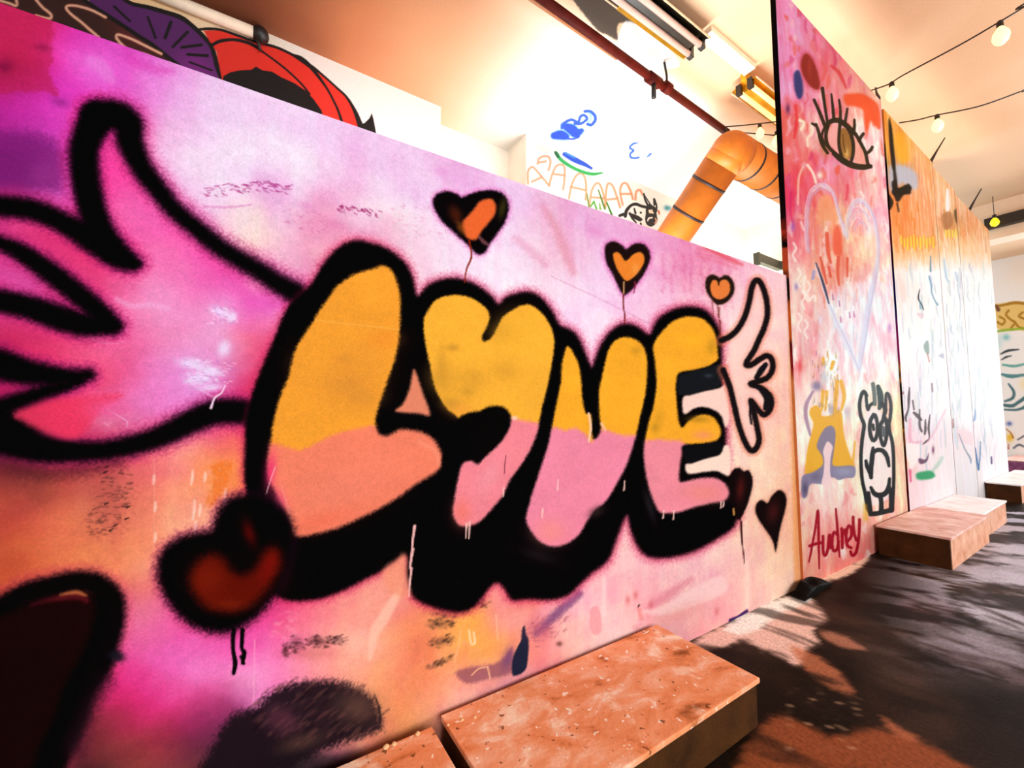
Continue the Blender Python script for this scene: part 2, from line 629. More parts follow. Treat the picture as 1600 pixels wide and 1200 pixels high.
cp_.blob(872, 202, 15, 9, (190, 196, 206), 0.5, -0.7)
cp_.blob(893, 183, 18, 9, (200, 205, 214), 0.5, -0.7)
for pts in ([(866, 212, 5), (876, 211, 7), (884, 213, 5)], [(880, 196, 3.5), (893, 202, 7.5), (900, 208, 6.5), (909, 204, 3)]):
    cp_.stroke(pts, LB, 1.2, 0.9, grow=1.8)
    cp_.stroke(pts, (24, 66, 190), 0.8)
cp_.stroke([(878, 200), (882, 192), (893, 187), (903, 191), (907, 182), (913, 180), (917, 186), (908, 193), (898, 193)], BL, 0.7, r=2.3)
cp_.stroke([(914, 174), (922, 174), (929, 180), (930, 188), (924, 195), (918, 194)], BL, 0.7, r=2.6)
cp_.stroke([(921, 177), (924, 184), (919, 191)], LB, 0.8, 0.8, r=1.8)
cp_.stroke([(905, 214), (897, 217), (888, 217)], (40, 70, 190), 0.7, r=1.5)
cp_.stroke([(996, 223), (989, 225), (984, 231), (990, 235), (985, 240), (986, 246), (993, 247), (998, 246)], (40, 92, 214), 0.6, r=1.7)
cp_.stroke([(1012, 245), (1017, 240)], (60, 110, 220), 0.6, r=1.7)
cp_.stroke([(994, 223), (1003, 221), (1012, 226), (1017, 235)], (200, 204, 212), 0.6, 0.7, r=0.8)
cp_.stroke([(1000, 248), (1008, 249), (1013, 245)], (210, 212, 220), 0.6, 0.7, r=0.8)
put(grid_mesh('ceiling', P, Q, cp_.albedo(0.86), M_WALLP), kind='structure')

# back wall, three stretches
ZT = HC
xs = np.concatenate([np.arange(-4.0, -2.5, 0.2), span(-2.5, Y1 * 0.62 + 0.4, 0.007), span(Y1 * 0.62 + 0.45, Y1, 0.1)])
zs = np.concatenate([np.arange(0, 3.9, 0.3), span(3.95, ZT, 0.0062)])
P, Q, A, B = lattice([(xs, zs)], xwall(XB))
bp_ = Paint(P, (A, B))
bp_.c[:] = (252, 244, 236)
bp_.field([(100, 0, (250, 205, 150)), (280, 20, (250, 212, 160)), (350, 45, (250, 222, 190)), (420, 60, (252, 240, 224)), (520, 120, (253, 246, 240)), (620, 200, (253, 250, 246)), (690, 200, (253, 250, 246))], 60)
BR, PU, BK, RD = (58, 26, 20), (92, 34, 104), (14, 8, 8), (236, 48, 34)
bp_.poly([(-60, -80), (60, -60), (125, -5), (150, 13), (180, 32), (210, 52), (238, 70), (262, 90), (300, 160), (-60, 160)], BR, 1.2, smooth=False)
bp_.blob(205, 55, 40, 20, (110, 32, 40), 0.6, 0.6)
bp_.poly([(120, -30), (175, -18), (215, 9), (250, 17), (282, 27), (300, 40), (317, 55), (330, 70), (335, 87), (338, 105), (348, 135), (330, 150), (280, 110), (271, 96), (249, 80), (238, 70), (210, 52), (180, 32), (150, 13)], PU, 1.0)
bp_.blob(305, 105, 40, 25, (150, 40, 150), 0.6, 0.5)
for s_ in ([(118, -10, 3), (150, 13, 3.2), (180, 32, 3.2), (210, 52, 3.0), (238, 70, 3.0), (271, 96, 3), (300, 120, 3)],
           [(170, -22, 3), (200, 3, 3), (230, 11, 3.2), (255, 18, 3.4), (282, 27, 3.6), (300, 40, 3.4), (317, 56, 3.4), (330, 72, 3.4), (336, 90, 3.6), (341, 108, 4.2), (352, 130, 5)]):
    bp_.stroke(s_, BK, 0.6)
for a, b, r_ in (((178, 10), (203, 33), 1.8), ((231, 27), (243, 59), 1.9), ((267, 35), (258, 59), 2.6), ((293, 50), (270, 73), 2.3), ((315, 70), (284, 74), 2.2), ((324, 87), (293, 85), 2.2), ((296, 97), (331, 110), 1.5)):
    bp_.stroke([(*a, r_), (*b, r_)], BK, 0.6)
bp_.poly([(318, 48), (345, 47), (370, 55), (395, 64), (430, 74), (463, 90), (485, 103), (505, 119), (525, 137), (542, 152), (553, 170), (562, 190), (570, 215), (500, 215), (350, 140), (338, 80), (328, 65)], RD, 1.0, smooth=False)
bp_.poly([(349, 119), (360, 113), (375, 110), (393, 109), (400, 104), (410, 110), (425, 112), (440, 121), (460, 130), (478, 142), (490, 155), (502, 172), (508, 190), (515, 215), (440, 200), (345, 150)], BK, 0.8, smooth=False)
bp_.stroke([(312, 46, 2), (325, 45, 2.2), (345, 46.5, 2), (370, 55, 2), (395, 64, 2), (410, 68, 2.2), (432, 74, 2), (450, 82, 2), (463, 89, 2), (485, 102, 2), (505, 118, 1.6), (525, 136, 1.6), (540, 150, 1.8), (550, 165, 2.4), (558, 182, 3.6), (566, 205, 5)], BK, 0.6)
bp_.stroke([(332, 70, 2.6), (345, 64, 2.6), (365, 62, 2.4), (385, 66, 2.6), (400, 73, 2.4), (412, 82, 1.5), (430, 95, 1.5), (450, 111, 1.5), (470, 130, 1.5), (484, 147, 1.5)], BK, 0.6)
bp_.stroke([(458, 86, 2), (470, 92, 4), (485, 104, 3.2), (497, 119, 2.4), (510, 137, 1.7), (520, 155, 1.6), (528, 172, 1.8), (534, 190, 2.2), (538, 205, 2.4)], BK, 0.6)
bp_.poly([(562, 195), (570, 192), (577, 185), (581, 177), (584, 188), (587, 205), (592, 225), (566, 215)], BK, 0.6, smooth=False)
CR = (250, 190, 160)
for s_ in ([(0, 1), (14, 5), (25, 9), (26, 2), (22, -8)], [(52, -6), (66, 11), (76, 19), (80, 24), (78, 29), (66, 27), (56, 24)],
           [(165, 27), (150, 19), (135, 13), (118, 9), (106, 9), (104, 14), (112, 23), (125, 33), (140, 46), (154, 58)],
           [(252, 84), (232, 74), (210, 63), (195, 57), (184, 54), (182, 59), (188, 67), (197, 75), (212, 81), (228, 85), (250, 95)]):
    bp_.stroke(s_, (190, 90, 70), 1.5, 0.5, r=3.2)
    bp_.stroke(s_, CR, 0.9, r=1.9)
wb = grid_mesh('wall_left', P, Q, bp_.albedo(0.85), M_WALLP)
put(wb, kind='structure')
struct('wall_recess', (XR - 0.2, Y1 - 0.02, 0), (XR, Y2 + 0.02, HC), M_PLASTER)
struct('wall_recess_side', (XR, Y1 - 0.12, 0), (XB - 0.001, Y1, HC), M_PLASTER)
struct('wall_recess_end', (XR, Y2, 0), (XC - 0.001, Y2 + 0.12, HC), M_PLASTER)
xs = np.concatenate([span(Y2, 6.6, 0.0068), span(6.65, YLF + 0.1, 0.1)])
zs = np.concatenate([np.arange(0, 3.9, 0.3), span(3.95, ZT, 0.0066)])
P, Q, A, B = lattice([(xs, zs)], xwall(XC))
bp_ = Paint(P, (A, B))
bp_.c[:] = (253, 250, 244)
bp_.blob(850, 232, 30, 12, (250, 226, 196), 0.8, 0.4)
TA = (226, 146, 104)
for s_ in ([(825, 287), (825, 268), (831, 261), (837, 265), (848, 278), (858, 290)], [(831, 284), (846, 277)],
           [(840, 256), (842, 248), (850, 244), (858, 246), (860, 255), (857, 266)], [(843, 254), (853, 252)],
           [(858, 290), (862, 275), (868, 261), (876, 257), (882, 262), (882, 280), (880, 296)], [(866, 272), (882, 274)],
           [(889, 310), (893, 290), (900, 275), (908, 271), (914, 278), (916, 295), (915, 312)], [(892, 292), (914, 297)],
           [(921, 322), (924, 300), (930, 288), (936, 287), (941, 297), (947, 320)], [(924, 308), (943, 310)],
           [(946, 324), (947, 300), (950, 287), (957, 290), (963, 305), (969, 324)], [(949, 312), (965, 310)],
           [(973, 320), (969, 300), (972, 288), (979, 287), (985, 298), (989, 311)], [(971, 303), (986, 303)],
           [(993, 312), (994, 300), (1000, 297), (1004, 304)]):
    bp_.stroke(s_, TA, 0.9, 0.85, r=1.8)
for a, b, c in (((917, 303), (921, 327), (120, 140, 60)), ((935, 297), (945, 326), (86, 122, 40)), ((948, 316), (956, 336), (52, 122, 36)), ((922, 324), (928, 315), (80, 160, 60)), ((928, 315), (932, 326), (80, 160, 60)), ((937, 318), (938, 327), (120, 170, 70))):
    bp_.stroke([(*a, 1.1), (*b, 1.7)], c, 0.6)
bp_.stroke([(870, 240, 2.6), (877, 250, 2.8), (895, 262, 2.6), (915, 270, 2.6), (928, 272, 2.4), (941, 270, 1.2)], (44, 168, 84), 0.9)
bp_.stroke([(868, 238, 2.2), (872, 245, 2.4)], (12, 96, 52), 0.8)
bp_.stroke([(882, 241, 3.2), (895, 248, 4.4), (905, 253, 4), (914, 257, 3.2), (924, 263, 2)], (30, 76, 200), 0.9)
bp_.stroke([(884, 239, 1.5), (898, 246, 1.5)], (70, 140, 220), 0.8)
for s_ in ([(977, 338, 2.4), (979, 329, 2.6), (986, 321, 2.2), (994, 319, 2.4), (1002, 322, 2.2), (1011, 324, 2.4)], [(984, 333, 1.6), (988, 341, 1.6), (994, 348, 1.2)], [(991, 326, 1.2), (993, 333, 1.7)], [(1001, 332, 1.5), (1001.5, 332.5, 1.5)], [(968, 337, 2), (974, 335, 2.6)],
           [(1001, 349, 1.4), (1002, 351, 1)], [(1006, 303, 1.3), (1008, 312, 1.5), (1012, 320, 1.6)], [(1007, 305, 0.8), (1012, 313, 1), (1016, 319, 1)], [(1022, 311, 1.6), (1022.5, 320, 1.6)], [(1023, 312, 1.2), (1026, 322, 1.3), (1026, 330, 1)]):
    bp_.stroke(s_, (24, 20, 18), 0.5)
bp_.poly([(982, 333), (992, 335), (1000, 339), (1004, 343), (1000, 346), (993, 343), (986, 339)], (24, 20, 18), 0.6)
bp_.poly([(1010, 322), (1015, 318.5), (1021, 322), (1025, 325), (1026, 335), (1027, 345), (1022, 352), (1016, 354), (1010, 350), (1008, 342), (1009, 334), (1009, 328)], (26, 22, 22), 0.6)
bp_.poly([(1013, 328), (1019, 327), (1022, 334), (1014, 333)], (246, 226, 200), 0.5, smooth=False)
bp_.stroke([(1012, 345, 1.0), (1014, 341, 1.4), (1019, 340, 1.2)], (246, 240, 236), 0.5)
bp_.stroke([(1024, 341, 0.8), (1025.5, 345, 1.1), (1023, 349, 0.8)], (230, 170, 140), 0.5)
bp_.stroke([(1029, 330, 1.6), (1030, 334, 1.4)], (210, 110, 60), 0.6)
bp_.blob(1043, 325, 5.5, 4.2, (16, 130, 150), 1.0, 0.2)
put(grid_mesh('wall_left_far', P, Q, bp_.albedo(0.86), M_WALLP), kind='structure')
struct('wall_gap_end', (XC - 0.1, YLF, 0), (-0.25, YLF + 0.15, HC), M_PLASTER)
struct('trim_1', (XC, YLF - 0.06, HC - 0.30), (-0.25, YLF, HC), M_PLASTER)

# far wall with its own graffiti
xs = np.concatenate([span(-1.6, -0.75, 0.2), span(-0.7, 1.0, 0.016)])
zs = np.concatenate([span(0, 4.6, 0.016), span(4.7, HC, 0.2)])
P, Q, A, B = lattice([(xs, zs)], ywall(YF), flip=True)
gp = Paint(P, (A, B))
gp.c[:] = (250, 240, 230)
gp.blob(1595, 420, 30, 30, (250, 226, 200), 0.6)
gp.poly([(1550, 478), (1566, 474), (1585, 471), (1605, 473), (1620, 480), (1620, 516), (1590, 516), (1570, 517), (1553, 508)], (238, 196, 110), 1.5)
OC = (176, 122, 20)
for s_ in ([(1552, 480, 2), (1570, 476, 2), (1588, 473, 2.4), (1615, 476, 2)], [(1558, 503), (1566, 507), (1570, 500), (1562, 495)], [(1576, 485), (1572, 492), (1580, 500), (1586, 504), (1580, 512)], [(1586, 504), (1594, 512), (1615, 514)], [(1598, 488), (1592, 494), (1600, 498)]):
    gp.stroke(s_, OC, 0.9, r=1.8)
gp.stroke([(1557, 478, 2.4), (1560, 484, 3)], (120, 70, 40), 0.9)
gp.stroke([(1557, 518, 1.4), (1570, 516, 2), (1600, 513, 1.6)], (150, 180, 40), 1.2)
gp.blob(1572, 527, 6, 5, (90, 180, 180), 0.7)
gp.blob(1562, 535, 5, 12, (200, 228, 226), 0.7)
for s_ in ([(1564, 553, 1.2), (1575, 548, 2), (1592, 546, 1)], [(1565, 562, 1), (1572, 558, 1.6), (1580, 556, .8)]):
    gp.stroke(s_, (60, 66, 66), 0.8)
GR = (70, 110, 112)
for s_ in ([(1576, 600, 1.5), (1584, 612, 2.2), (1582, 622, 2.4), (1570, 627, 1.6)], [(1568, 633, 2.4), (1582, 634, 2.6), (1592, 628, 2.6), (1604, 620, 3.4)], [(1569, 640, 1.4), (1590, 640, 1.8), (1606, 634, 3)]):
    gp.stroke(s_, GR, 1.0)
gp.stroke([(1567, 570, 1.5), (1585, 572, 2), (1604, 568, 1.5)], (60, 150, 130), 1.2, 0.8)
gp.stroke([(1566, 585, 2), (1580, 588, 3), (1600, 586, 2)], (40, 110, 110), 1.2, 0.8)
gp.blob(1600, 600, 8, 10, (252, 226, 160), 0.7)
gp.blob(1577, 662, 4.5, 3.5, (76, 100, 170), 0.95)
gp.blob(1578, 684, 5.5, 6.5, (246, 190, 30), 1.0)
gp.stroke([(1572, 670, 0.7), (1579, 676, 1), (1583, 684, 1.4)], (180, 110, 30), 0.6)
gp.stroke([(1576, 694, 1), (1576, 701, 1.3)], (200, 110, 90), 0.6)
gp.stroke([(1590, 687, 1.2), (1604, 679, 1.4)], (90, 92, 96), 0.8)
gp.stroke([(1584, 700, 1.6), (1592, 695, 1.8), (1602, 699, 1.2)], (110, 116, 120), 0.9)
put(grid_mesh('wall_far', P, Q, gp.albedo(0.86), M_WALLP), kind='structure')
struct('wall_far_sill', (1.0, YF, 0), (6.6, YF + 0.15, 0.8), M_PLASTER)
struct('wall_far_head', (1.0, YF, 4.1), (6.6, YF + 0.15, HC), M_PLASTER)
# right wall: sill, head and piers around three window openings
struct('wall_right_sill', (6.6, -4.0, 0), (6.75, YF + 0.15, 1.0), M_PLASTER)
struct('wall_right_head', (6.6, -4.0, 3.8), (6.75, YF + 0.15, HC), M_PLASTER)
for y0, y1 in ((-4.0, -2.0), (2.0, 2.8), (7.6, 8.6), (13.4, YF + 0.15)):
    struct('wall_right_pier', (6.6, y0, 1.0), (6.75, y1, 3.8), M_PLASTER)
struct('wall_near', (XR - 0.3, -4.15, 0), (6.75, -4.0, HC), M_PLASTER)
# dropped beam across the room beyond the panels
struct('trim_2', (-0.2, YBEAM, float(ony(1560, 372, YBEAM)[2])), (6.6, YBEAM + 0.45, HC - 0.002), plain('beam_plaster', (246, 216, 186), 0.8, var=0.05, scale=3))

# ------------------------------------------------------------------ the pink partition
YE = float(onx(1244, 640, 0.0)[1])


def ztop(y):
    return 2.517 + 0.0107 * (y + 0.6)


def mural_pt(a, b):
    return np.stack([np.zeros(len(a)), a, b * ztop(a) / 2.53], 1)


blocks = []
bands = [-75, 150, 320, 500, 700, 930, None]
for i in range(6):
    x0, x1 = bands[i], bands[i + 1]
    ys = ycols(x0, x1 if x1 else 1244, 1.55, 0.0)
    ym = 0.5 * (ys[0] + ys[-1])
    dep = min((np.array([0, y, 1.2]) - CAM) @ FWD for y in ys)
    zb = max(0.0, min(onx(x0, 1206, 0.0)[2], onx(x1 or 1244, 1206, 0.0)[2]))
    blocks.append((ys, span(zb, 2.53, 1.55 * dep / FPX)))
    if zb > 0:
        blocks.append((ys[::4] if (len(ys) - 1) % 4 == 0 else np.append(ys[::4], ys[-1]), span(0, zb, 0.06)))
blocks.append((span(-2.6, ycols(-75, 100, 50, 0.0)[0], 0.04), span(0, 2.53, 0.04)))
P, Q, A, B = lattice(blocks, mural_pt)
mp_ = Paint(P, (A, B))
BG = """5,20,215,40,110;20,50,205,36,92;40,85,196,32,78;60,62,215,40,110;10,110,150,22,62;50,120,170,28,80;10,170,190,32,140;45,180,200,38,160;10,230,130,24,112;45,250,112,24,104;75,285,220,84,190;90,92,235,42,170;140,98,236,118,220;112,62,215,52,170;150,64,222,62,180;200,105,220,62,180;180,140,225,92,210;235,130,232,125,216;262,112,235,135,215;300,140,240,192,235;350,152,240,200,240;390,170,243,214,242;300,200,244,205,240;350,250,247,218,242;270,232,240,190,230;95,150,228,50,190;90,210,215,70,190;
200,290,240,46,145;180,250,238,46,145;176,215,236,60,150;60,310,122,34,112;100,320,212,82,190;85,290,215,90,190;20,355,214,62,130;65,365,234,56,118;100,385,238,58,110;150,430,234,62,120;10,420,208,56,140;40,445,218,82,170;70,462,178,62,140;230,350,240,84,170;200,330,240,112,180;250,400,240,116,176;300,380,238,64,160;300,450,240,114,180;270,470,240,152,205;340,430,236,64,160;375,460,236,86,170;230,462,244,156,205;330,490,238,180,232;300,520,238,124,172;350,560,234,170,225;380,540,238,122,150;390,590,222,46,90;290,575,238,180,235;200,540,238,104,160;180,570,234,72,120;100,525,234,54,105;60,540,234,50,100;130,552,238,94,140;150,590,238,64,100;250,600,238,122,185;
340,320,240,200,234;390,340,248,215,205;370,360,246,216,224;395,385,249,210,192;420,410,240,170,200;
70,650,238,62,90;110,640,238,54,110;150,622,240,84,140;200,632,238,122,190;250,615,234,132,210;290,625,230,142,220;120,680,232,54,108;170,662,214,112,150;15,612,150,24,72;320,630,226,110,190;
20,745,112,38,46;60,750,112,44,42;100,745,184,80,66;30,790,200,82,66;80,790,224,106,76;20,840,205,82,56;100,840,234,120,85;160,722,186,64,70;200,760,224,102,95;160,780,196,96,80;230,722,234,94,110;260,705,240,122,130;300,690,244,152,145;350,680,238,94,110;372,668,234,54,90;280,770,240,132,110;300,800,240,136,110;350,760,240,116,56;330,730,240,124,75;200,820,234,122,95;240,860,240,136,105;150,870,234,126,76;60,880,218,102,62;20,885,190,77,46;280,840,244,165,140;330,815,244,170,150;235,885,244,160,140;190,885,244,142,100;370,720,240,130,80;
220,910,240,124,100;200,950,234,122,150;245,960,234,112,150;220,1000,234,94,160;270,1010,238,104,190;300,1045,240,134,210;250,1045,240,114,190;330,1030,241,134,205;392,1000,244,94,180;300,990,240,64,140;350,1000,238,74,160;382,1050,244,152,212;200,1080,228,44,130;250,1085,234,54,138;180,1112,190,38,86;220,1130,200,38,100;270,1135,198,44,95;320,1095,218,54,130;160,1150,140,44,56;200,1172,148,66,56;250,1172,140,62,56;120,1190,62,28,36;340,1135,92,44,70;300,1172,82,38,52;
420,950,234,64,140;440,930,224,44,110;410,1000,234,64,150;430,1040,244,122,190;480,965,244,132,150;500,940,238,112,125;560,930,244,152,140;600,920,244,162,150;620,900,244,152,120;540,980,244,142,130;560,1012,248,180,160;500,1050,244,142,150;540,1052,244,152,130;600,1040,240,142,112;620,1090,234,142,86;580,1085,240,152,120;650,1000,234,132,86;640,960,240,142,112;660,1060,234,142,86;680,1085,244,152,122;720,1090,244,170,155;700,1055,244,152,112;680,985,234,132,86;740,980,240,162,72;770,1012,238,162,52;730,1020,240,162,92;780,942,244,152,150;792,970,240,134,140;780,1060,228,142,160;
820,950,238,134,112;810,972,248,198,180;832,1000,234,124,122;870,972,240,172,172;900,950,249,200,204;950,920,244,162,175;900,990,244,182,172;960,960,249,200,200;1000,930,238,152,165;1050,920,240,162,172;1100,930,247,190,195;1150,910,244,172,172;1060,972,244,172,165;1120,960,238,152,150;1180,930,247,200,182;
420,310,225,134,205;450,330,240,200,225;430,372,247,204,214;480,350,234,154,190;530,312,238,160,204;520,362,235,140,175;560,330,244,214,235;600,320,248,228,243;650,340,245,224,240;640,380,240,184,204;620,352,240,182,202;665,420,247,206,220;580,360,240,160,190;440,405,240,172,202;410,470,225,84,190;430,500,238,142,190;420,535,226,60,110;740,430,248,224,240;700,372,242,215,240;780,382,249,229,244;792,450,247,225,240;655,300,240,200,232;
450,160,244,200,240;500,200,247,215,244;560,212,240,188,230;600,242,244,210,240;652,242,240,192,230;700,272,235,172,220;760,292,240,192,230;480,262,249,225,244;420,220,246,220,243;
810,312,235,192,235;820,382,240,192,225;860,340,235,172,192;880,402,235,176,188;930,342,230,164,210;900,362,238,190,230;930,430,240,200,235;870,452,245,215,235;905,520,249,215,235;1000,372,234,164,206;1050,402,234,154,192;1075,430,230,130,168;1030,460,240,190,220;1100,402,230,128,168;1150,412,240,164,194;1180,422,244,200,215;1100,472,240,182,200;1150,500,247,214,220;1000,500,244,190,215;950,470,245,200,230;1180,520,249,210,205;925,550,250,220,238;
1215,460,247,200,195;1225,600,244,182,162;1215,700,247,190,166;1230,800,240,166,134;1190,760,249,215,190;1150,725,249,220,200;1180,860,247,200,182;1210,900,247,210,190;1100,850,247,204,200;1055,882,247,190,190;985,872,247,200,204;965,842,247,190,185;1240,880,242,184,150;1160,640,248,205,190;1200,590,247,200,190;1140,690,249,215,196;-80,300,110,20,90;-80,800,150,60,45;-80,20,180,34,90;100,1300,40,20,24;450,1300,50,36,40;800,1200,235,150,130"""
smp = []
for q in BG.replace('\n', '').split(';'):
    a = [float(t) for t in q.split(',')]
    smp.append((a[0], a[1], tuple(a[2:])))
mp_.field(smp, 42)  # coat colours include the light's falloff towards the left edge
# brushed and rubbed mottling of the pink coat
e0 = fbm(A * 5, B * 9, 61, 5) - 0.5
e1 = fbm(A * 26, B * 5, 62, 4) - 0.5
e2 = fbm(A * 60, B * 60, 63, 3) - 0.5
lum = np.clip((mp_.c.sum(1) - 430) / 200, 0, 1)               # pale coats are smoother
mp_.c *= np.clip(1 + (0.16 - 0.11 * lum) * e0 + 0.06 * e2, 0.7, 1.3)[:, None]
mp_.c[:, 1] *= np.clip(1 + (0.32 - 0.20 * lum) * e0 + 0.12 * e1, 0.6, 1.4)
mp_.c[:, 2] *= np.clip(1 + 0.05 * e1, 0.6, 1.4)
mp_.c = np.minimum(mp_.c, 250)
i_ = mp_.near(-200, -100, 95, 300)                             # crimson corner with a hard left-over edge
mp_.poly([(-200, -60), (60, -60), (82, 40), (80, 70), (82, 95), (76, 112), (84, 132), (90, 150), (40, 142), (-200, 150)], (184, 30, 74), 4, .6, rough=1.0)
mp_.blob(66, 74, 14, 6, (120, 18, 60), .5, .2)
mp_.blob(8, 104, 16, 12, (110, 14, 56), .6)  # left-edge darkening put into the coat
mp_.blob(95, 160, 16, 8, (120, 26, 110), .5, .3)
mp_.poly([(-200, 200), (20, 205), (75, 215), (100, 240), (100, 290), (60, 300), (-200, 292)], (118, 26, 108), 14, .7)
mp_.stroke([(195, 70, 2), (200, 85, 5), (215, 98, 8), (245, 108, 6), (270, 112, 3)], (222, 60, 176), 8, .5)
mp_.poly([(138, 88), (160, 92), (175, 108), (180, 130), (165, 128), (150, 112), (136, 100)], (236, 130, 218), 6, .6)
# marks on the coat
DP = (190, 52, 140)
for k in range(70):
    a = RNG.uniform(318, 455)
    b = 297 - 10 * math.sin((a - 318) / 137 * 2.6) + RNG.uniform(-4, 12)
    mp_.stroke([(a, b, .9), (a + RNG.uniform(3, 9), b + RNG.uniform(-2, 4), .7)], (170, 40, 120), 0.8, 0.6)
for k in range(40):
    a = RNG.uniform(525, 592)
    b = 322 + (a - 525) * 0.16 + RNG.uniform(-5, 6)
    mp_.stroke([(a, b, .8), (a + RNG.uniform(2, 6), b + RNG.uniform(1, 4), .7)], (160, 30, 100), 0.8, 0.7)
mp_.stroke([(318, 322), (350, 324), (392, 320)], (225, 130, 190), 1.5, 0.6, r=1.5)
for a in (1036, 1052, 1070, 1082, 1098, 1110, 1125, 1138):
    for b in (398, 412, 428, 446):
        mp_.stroke([(a + RNG.uniform(-4, 4), b, 1.6), (a + RNG.uniform(-4, 4), b + RNG.uniform(6, 16), 2.6)], (222, 104, 152), 3, 0.35)
for b in (394, 400, 406):
    mp_.stroke([(1090, b - 6, 1.5), (1130, b + 6, 2), (1152, b + 14, 1.5)], (224, 88, 110), 2.5, 0.35)
mp_.stroke([(1100, 386, 2), (1130, 400, 3), (1160, 414, 2)], (226, 70, 80), 2.5, 0.6)
mp_.stroke([(848, 322, 3), (865, 350, 6), (882, 390, 8), (896, 425, 5)], (226, 142, 160), 7, 0.6)
mp_.stroke([(805, 372, 5), (830, 392, 7), (852, 414, 5)], (232, 160, 190), 6, 0.6)
mp_.stroke([(862, 432), (905, 452), (960, 478), (1018, 508)], (214, 140, 180), 1, 0.5, r=0.9)
mp_.stroke([(918, 335), (916, 352)], (214, 140, 190), 1.5, 0.5, r=1)
for a, b, rx, ry, c in ((930, 362, 16, 8, (226, 130, 190)), (690, 268, 14, 9, (226, 140, 206)), (520, 350, 22, 8, (222, 120, 170)), (480, 322, 18, 7, (222, 130, 190))):
    mp_.blob(a, b, rx, ry, c, 0.5, 0.3)
# white daubs inside the wing
for a, b, rx, ry, an in ((345, 488, 20, 9, .35), (362, 496, 9, 10, .2), (300, 568, 26, 10, .1), (330, 580, 22, 9, .2), (350, 545, 12, 16, .3), (310, 592, 26, 12, 0), (330, 606, 22, 6, -.1)):
    mp_.blob(a, b, rx, ry, (236, 222, 250), 0.75, an, 0.35)
for k in range(90):
    a, b = RNG.uniform(285, 365), RNG.uniform(560, 600)
    mp_.stroke([(a, b, .6), (a + RNG.uniform(3, 8), b + RNG.uniform(0, 3), .5)], (246, 236, 252) if k % 2 else (196, 110, 190), 0.6, 0.55)
for k in range(40):
    a, b = RNG.uniform(320, 372), RNG.uniform(478, 505)
    mp_.stroke([(a, b, .6), (a + RNG.uniform(2, 5), b + RNG.uniform(0, 3), .5)], (248, 238, 252) if k % 2 else (180, 100, 190), 0.6, 0.55)
mp_.stroke([(182, 468), (205, 478), (235, 476), (262, 482)], (244, 176, 220), 4, 0.5, r=4)
mp_.stroke([(205, 396), (222, 406)], (246, 190, 220), 1.2, 0.8, r=1.0)
mp_.stroke([(142, 528), (158, 535), (180, 537), (192, 534)], (240, 150, 190), 1.2, 0.7, r=1.0)
mp_.blob(165, 655, 26, 12, (222, 130, 160), 0.5, 0, .3)
mp_.stroke([(168, 640, 1), (185, 650, 1.2), (198, 658, 1), (198, 667, 1)], (240, 180, 220), 0.8, 0.8)
# scuffs left of the bubble letter
mp_.blob(170, 780, 26, 46, (176, 78, 70), .4, 0, .2)
for k in range(90):
    t = RNG.uniform(0, 1)
    a, b = 165 + 12 * math.sin(6 * t) + RNG.uniform(-22, 32), 728 + 110 * t
    mp_.stroke([(a, b, .9), (a + RNG.uniform(3, 9), b + RNG.uniform(-3, 2), 1.2)], (96, 50, 44), 1.2, 0.5)
for a, b in ((165, 730), (163, 738), (198, 793), (171, 829), (178, 822), (196, 811), (164, 788)):
    mp_.stroke([(a, b, 1.6), (a + 5, b - 2, 1)], (34, 22, 20), 1, 0.85)
for a, b, l in ((241, 742, 14), (243, 785, 14), (243, 833, 14), (301, 735, 22), (321, 738, 14), (304, 782, 30), (313, 788, 18), (331, 760, 24), (306, 815, 18), (352, 765, 50)):
    mp_.stroke([(a, b, 1.4), (a - l * .02, b + l * .5, 2.4), (a - l * .1, b + l, 1.4)], (250, 206, 190), 2.2, 0.8)
mp_.poly([(330, 726), (362, 722), (352, 762), (332, 790), (322, 782), (334, 748)], (236, 112, 40), 4, 0.7)
mp_.stroke([(240, 690), (241, 760), (240, 860)], (248, 170, 150), 1.2, 0.4, r=.8)
mp_.stroke([(398, 1000), (397, 1050), (396, 1105)], (250, 170, 200), 1.2, 0.6, r=1)
# stains and daubs along the lower edge
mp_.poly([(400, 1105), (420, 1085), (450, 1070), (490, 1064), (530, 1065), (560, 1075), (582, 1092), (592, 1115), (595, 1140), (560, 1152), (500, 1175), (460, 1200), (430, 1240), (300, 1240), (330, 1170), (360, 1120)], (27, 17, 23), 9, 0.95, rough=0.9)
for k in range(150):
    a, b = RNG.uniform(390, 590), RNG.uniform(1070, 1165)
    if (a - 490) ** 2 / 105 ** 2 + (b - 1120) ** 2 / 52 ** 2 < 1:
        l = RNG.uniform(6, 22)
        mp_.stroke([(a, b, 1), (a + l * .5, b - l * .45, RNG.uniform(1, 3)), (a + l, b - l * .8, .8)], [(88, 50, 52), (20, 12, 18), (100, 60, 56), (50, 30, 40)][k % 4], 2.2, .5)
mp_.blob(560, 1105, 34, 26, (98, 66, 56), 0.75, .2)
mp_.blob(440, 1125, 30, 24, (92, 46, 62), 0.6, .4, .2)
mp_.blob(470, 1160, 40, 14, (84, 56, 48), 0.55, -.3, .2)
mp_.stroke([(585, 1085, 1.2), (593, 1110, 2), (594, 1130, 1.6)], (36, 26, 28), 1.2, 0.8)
for a, b, rx, ry in ((462, 1006, 10, 12), (497, 1002, 18, 9), (446, 1016, 6, 10), (525, 1000, 10, 6)):
    mp_.blob(a, b, rx, ry, (52, 22, 26), 0.5, 0, .32)
    mp_.smudge(a, b, rx * 1.3, ry * 1.3, (46, 18, 24), 26, .75, 1.6)
mp_.blob(480, 1020, 46, 12, (190, 90, 90), 0.4)
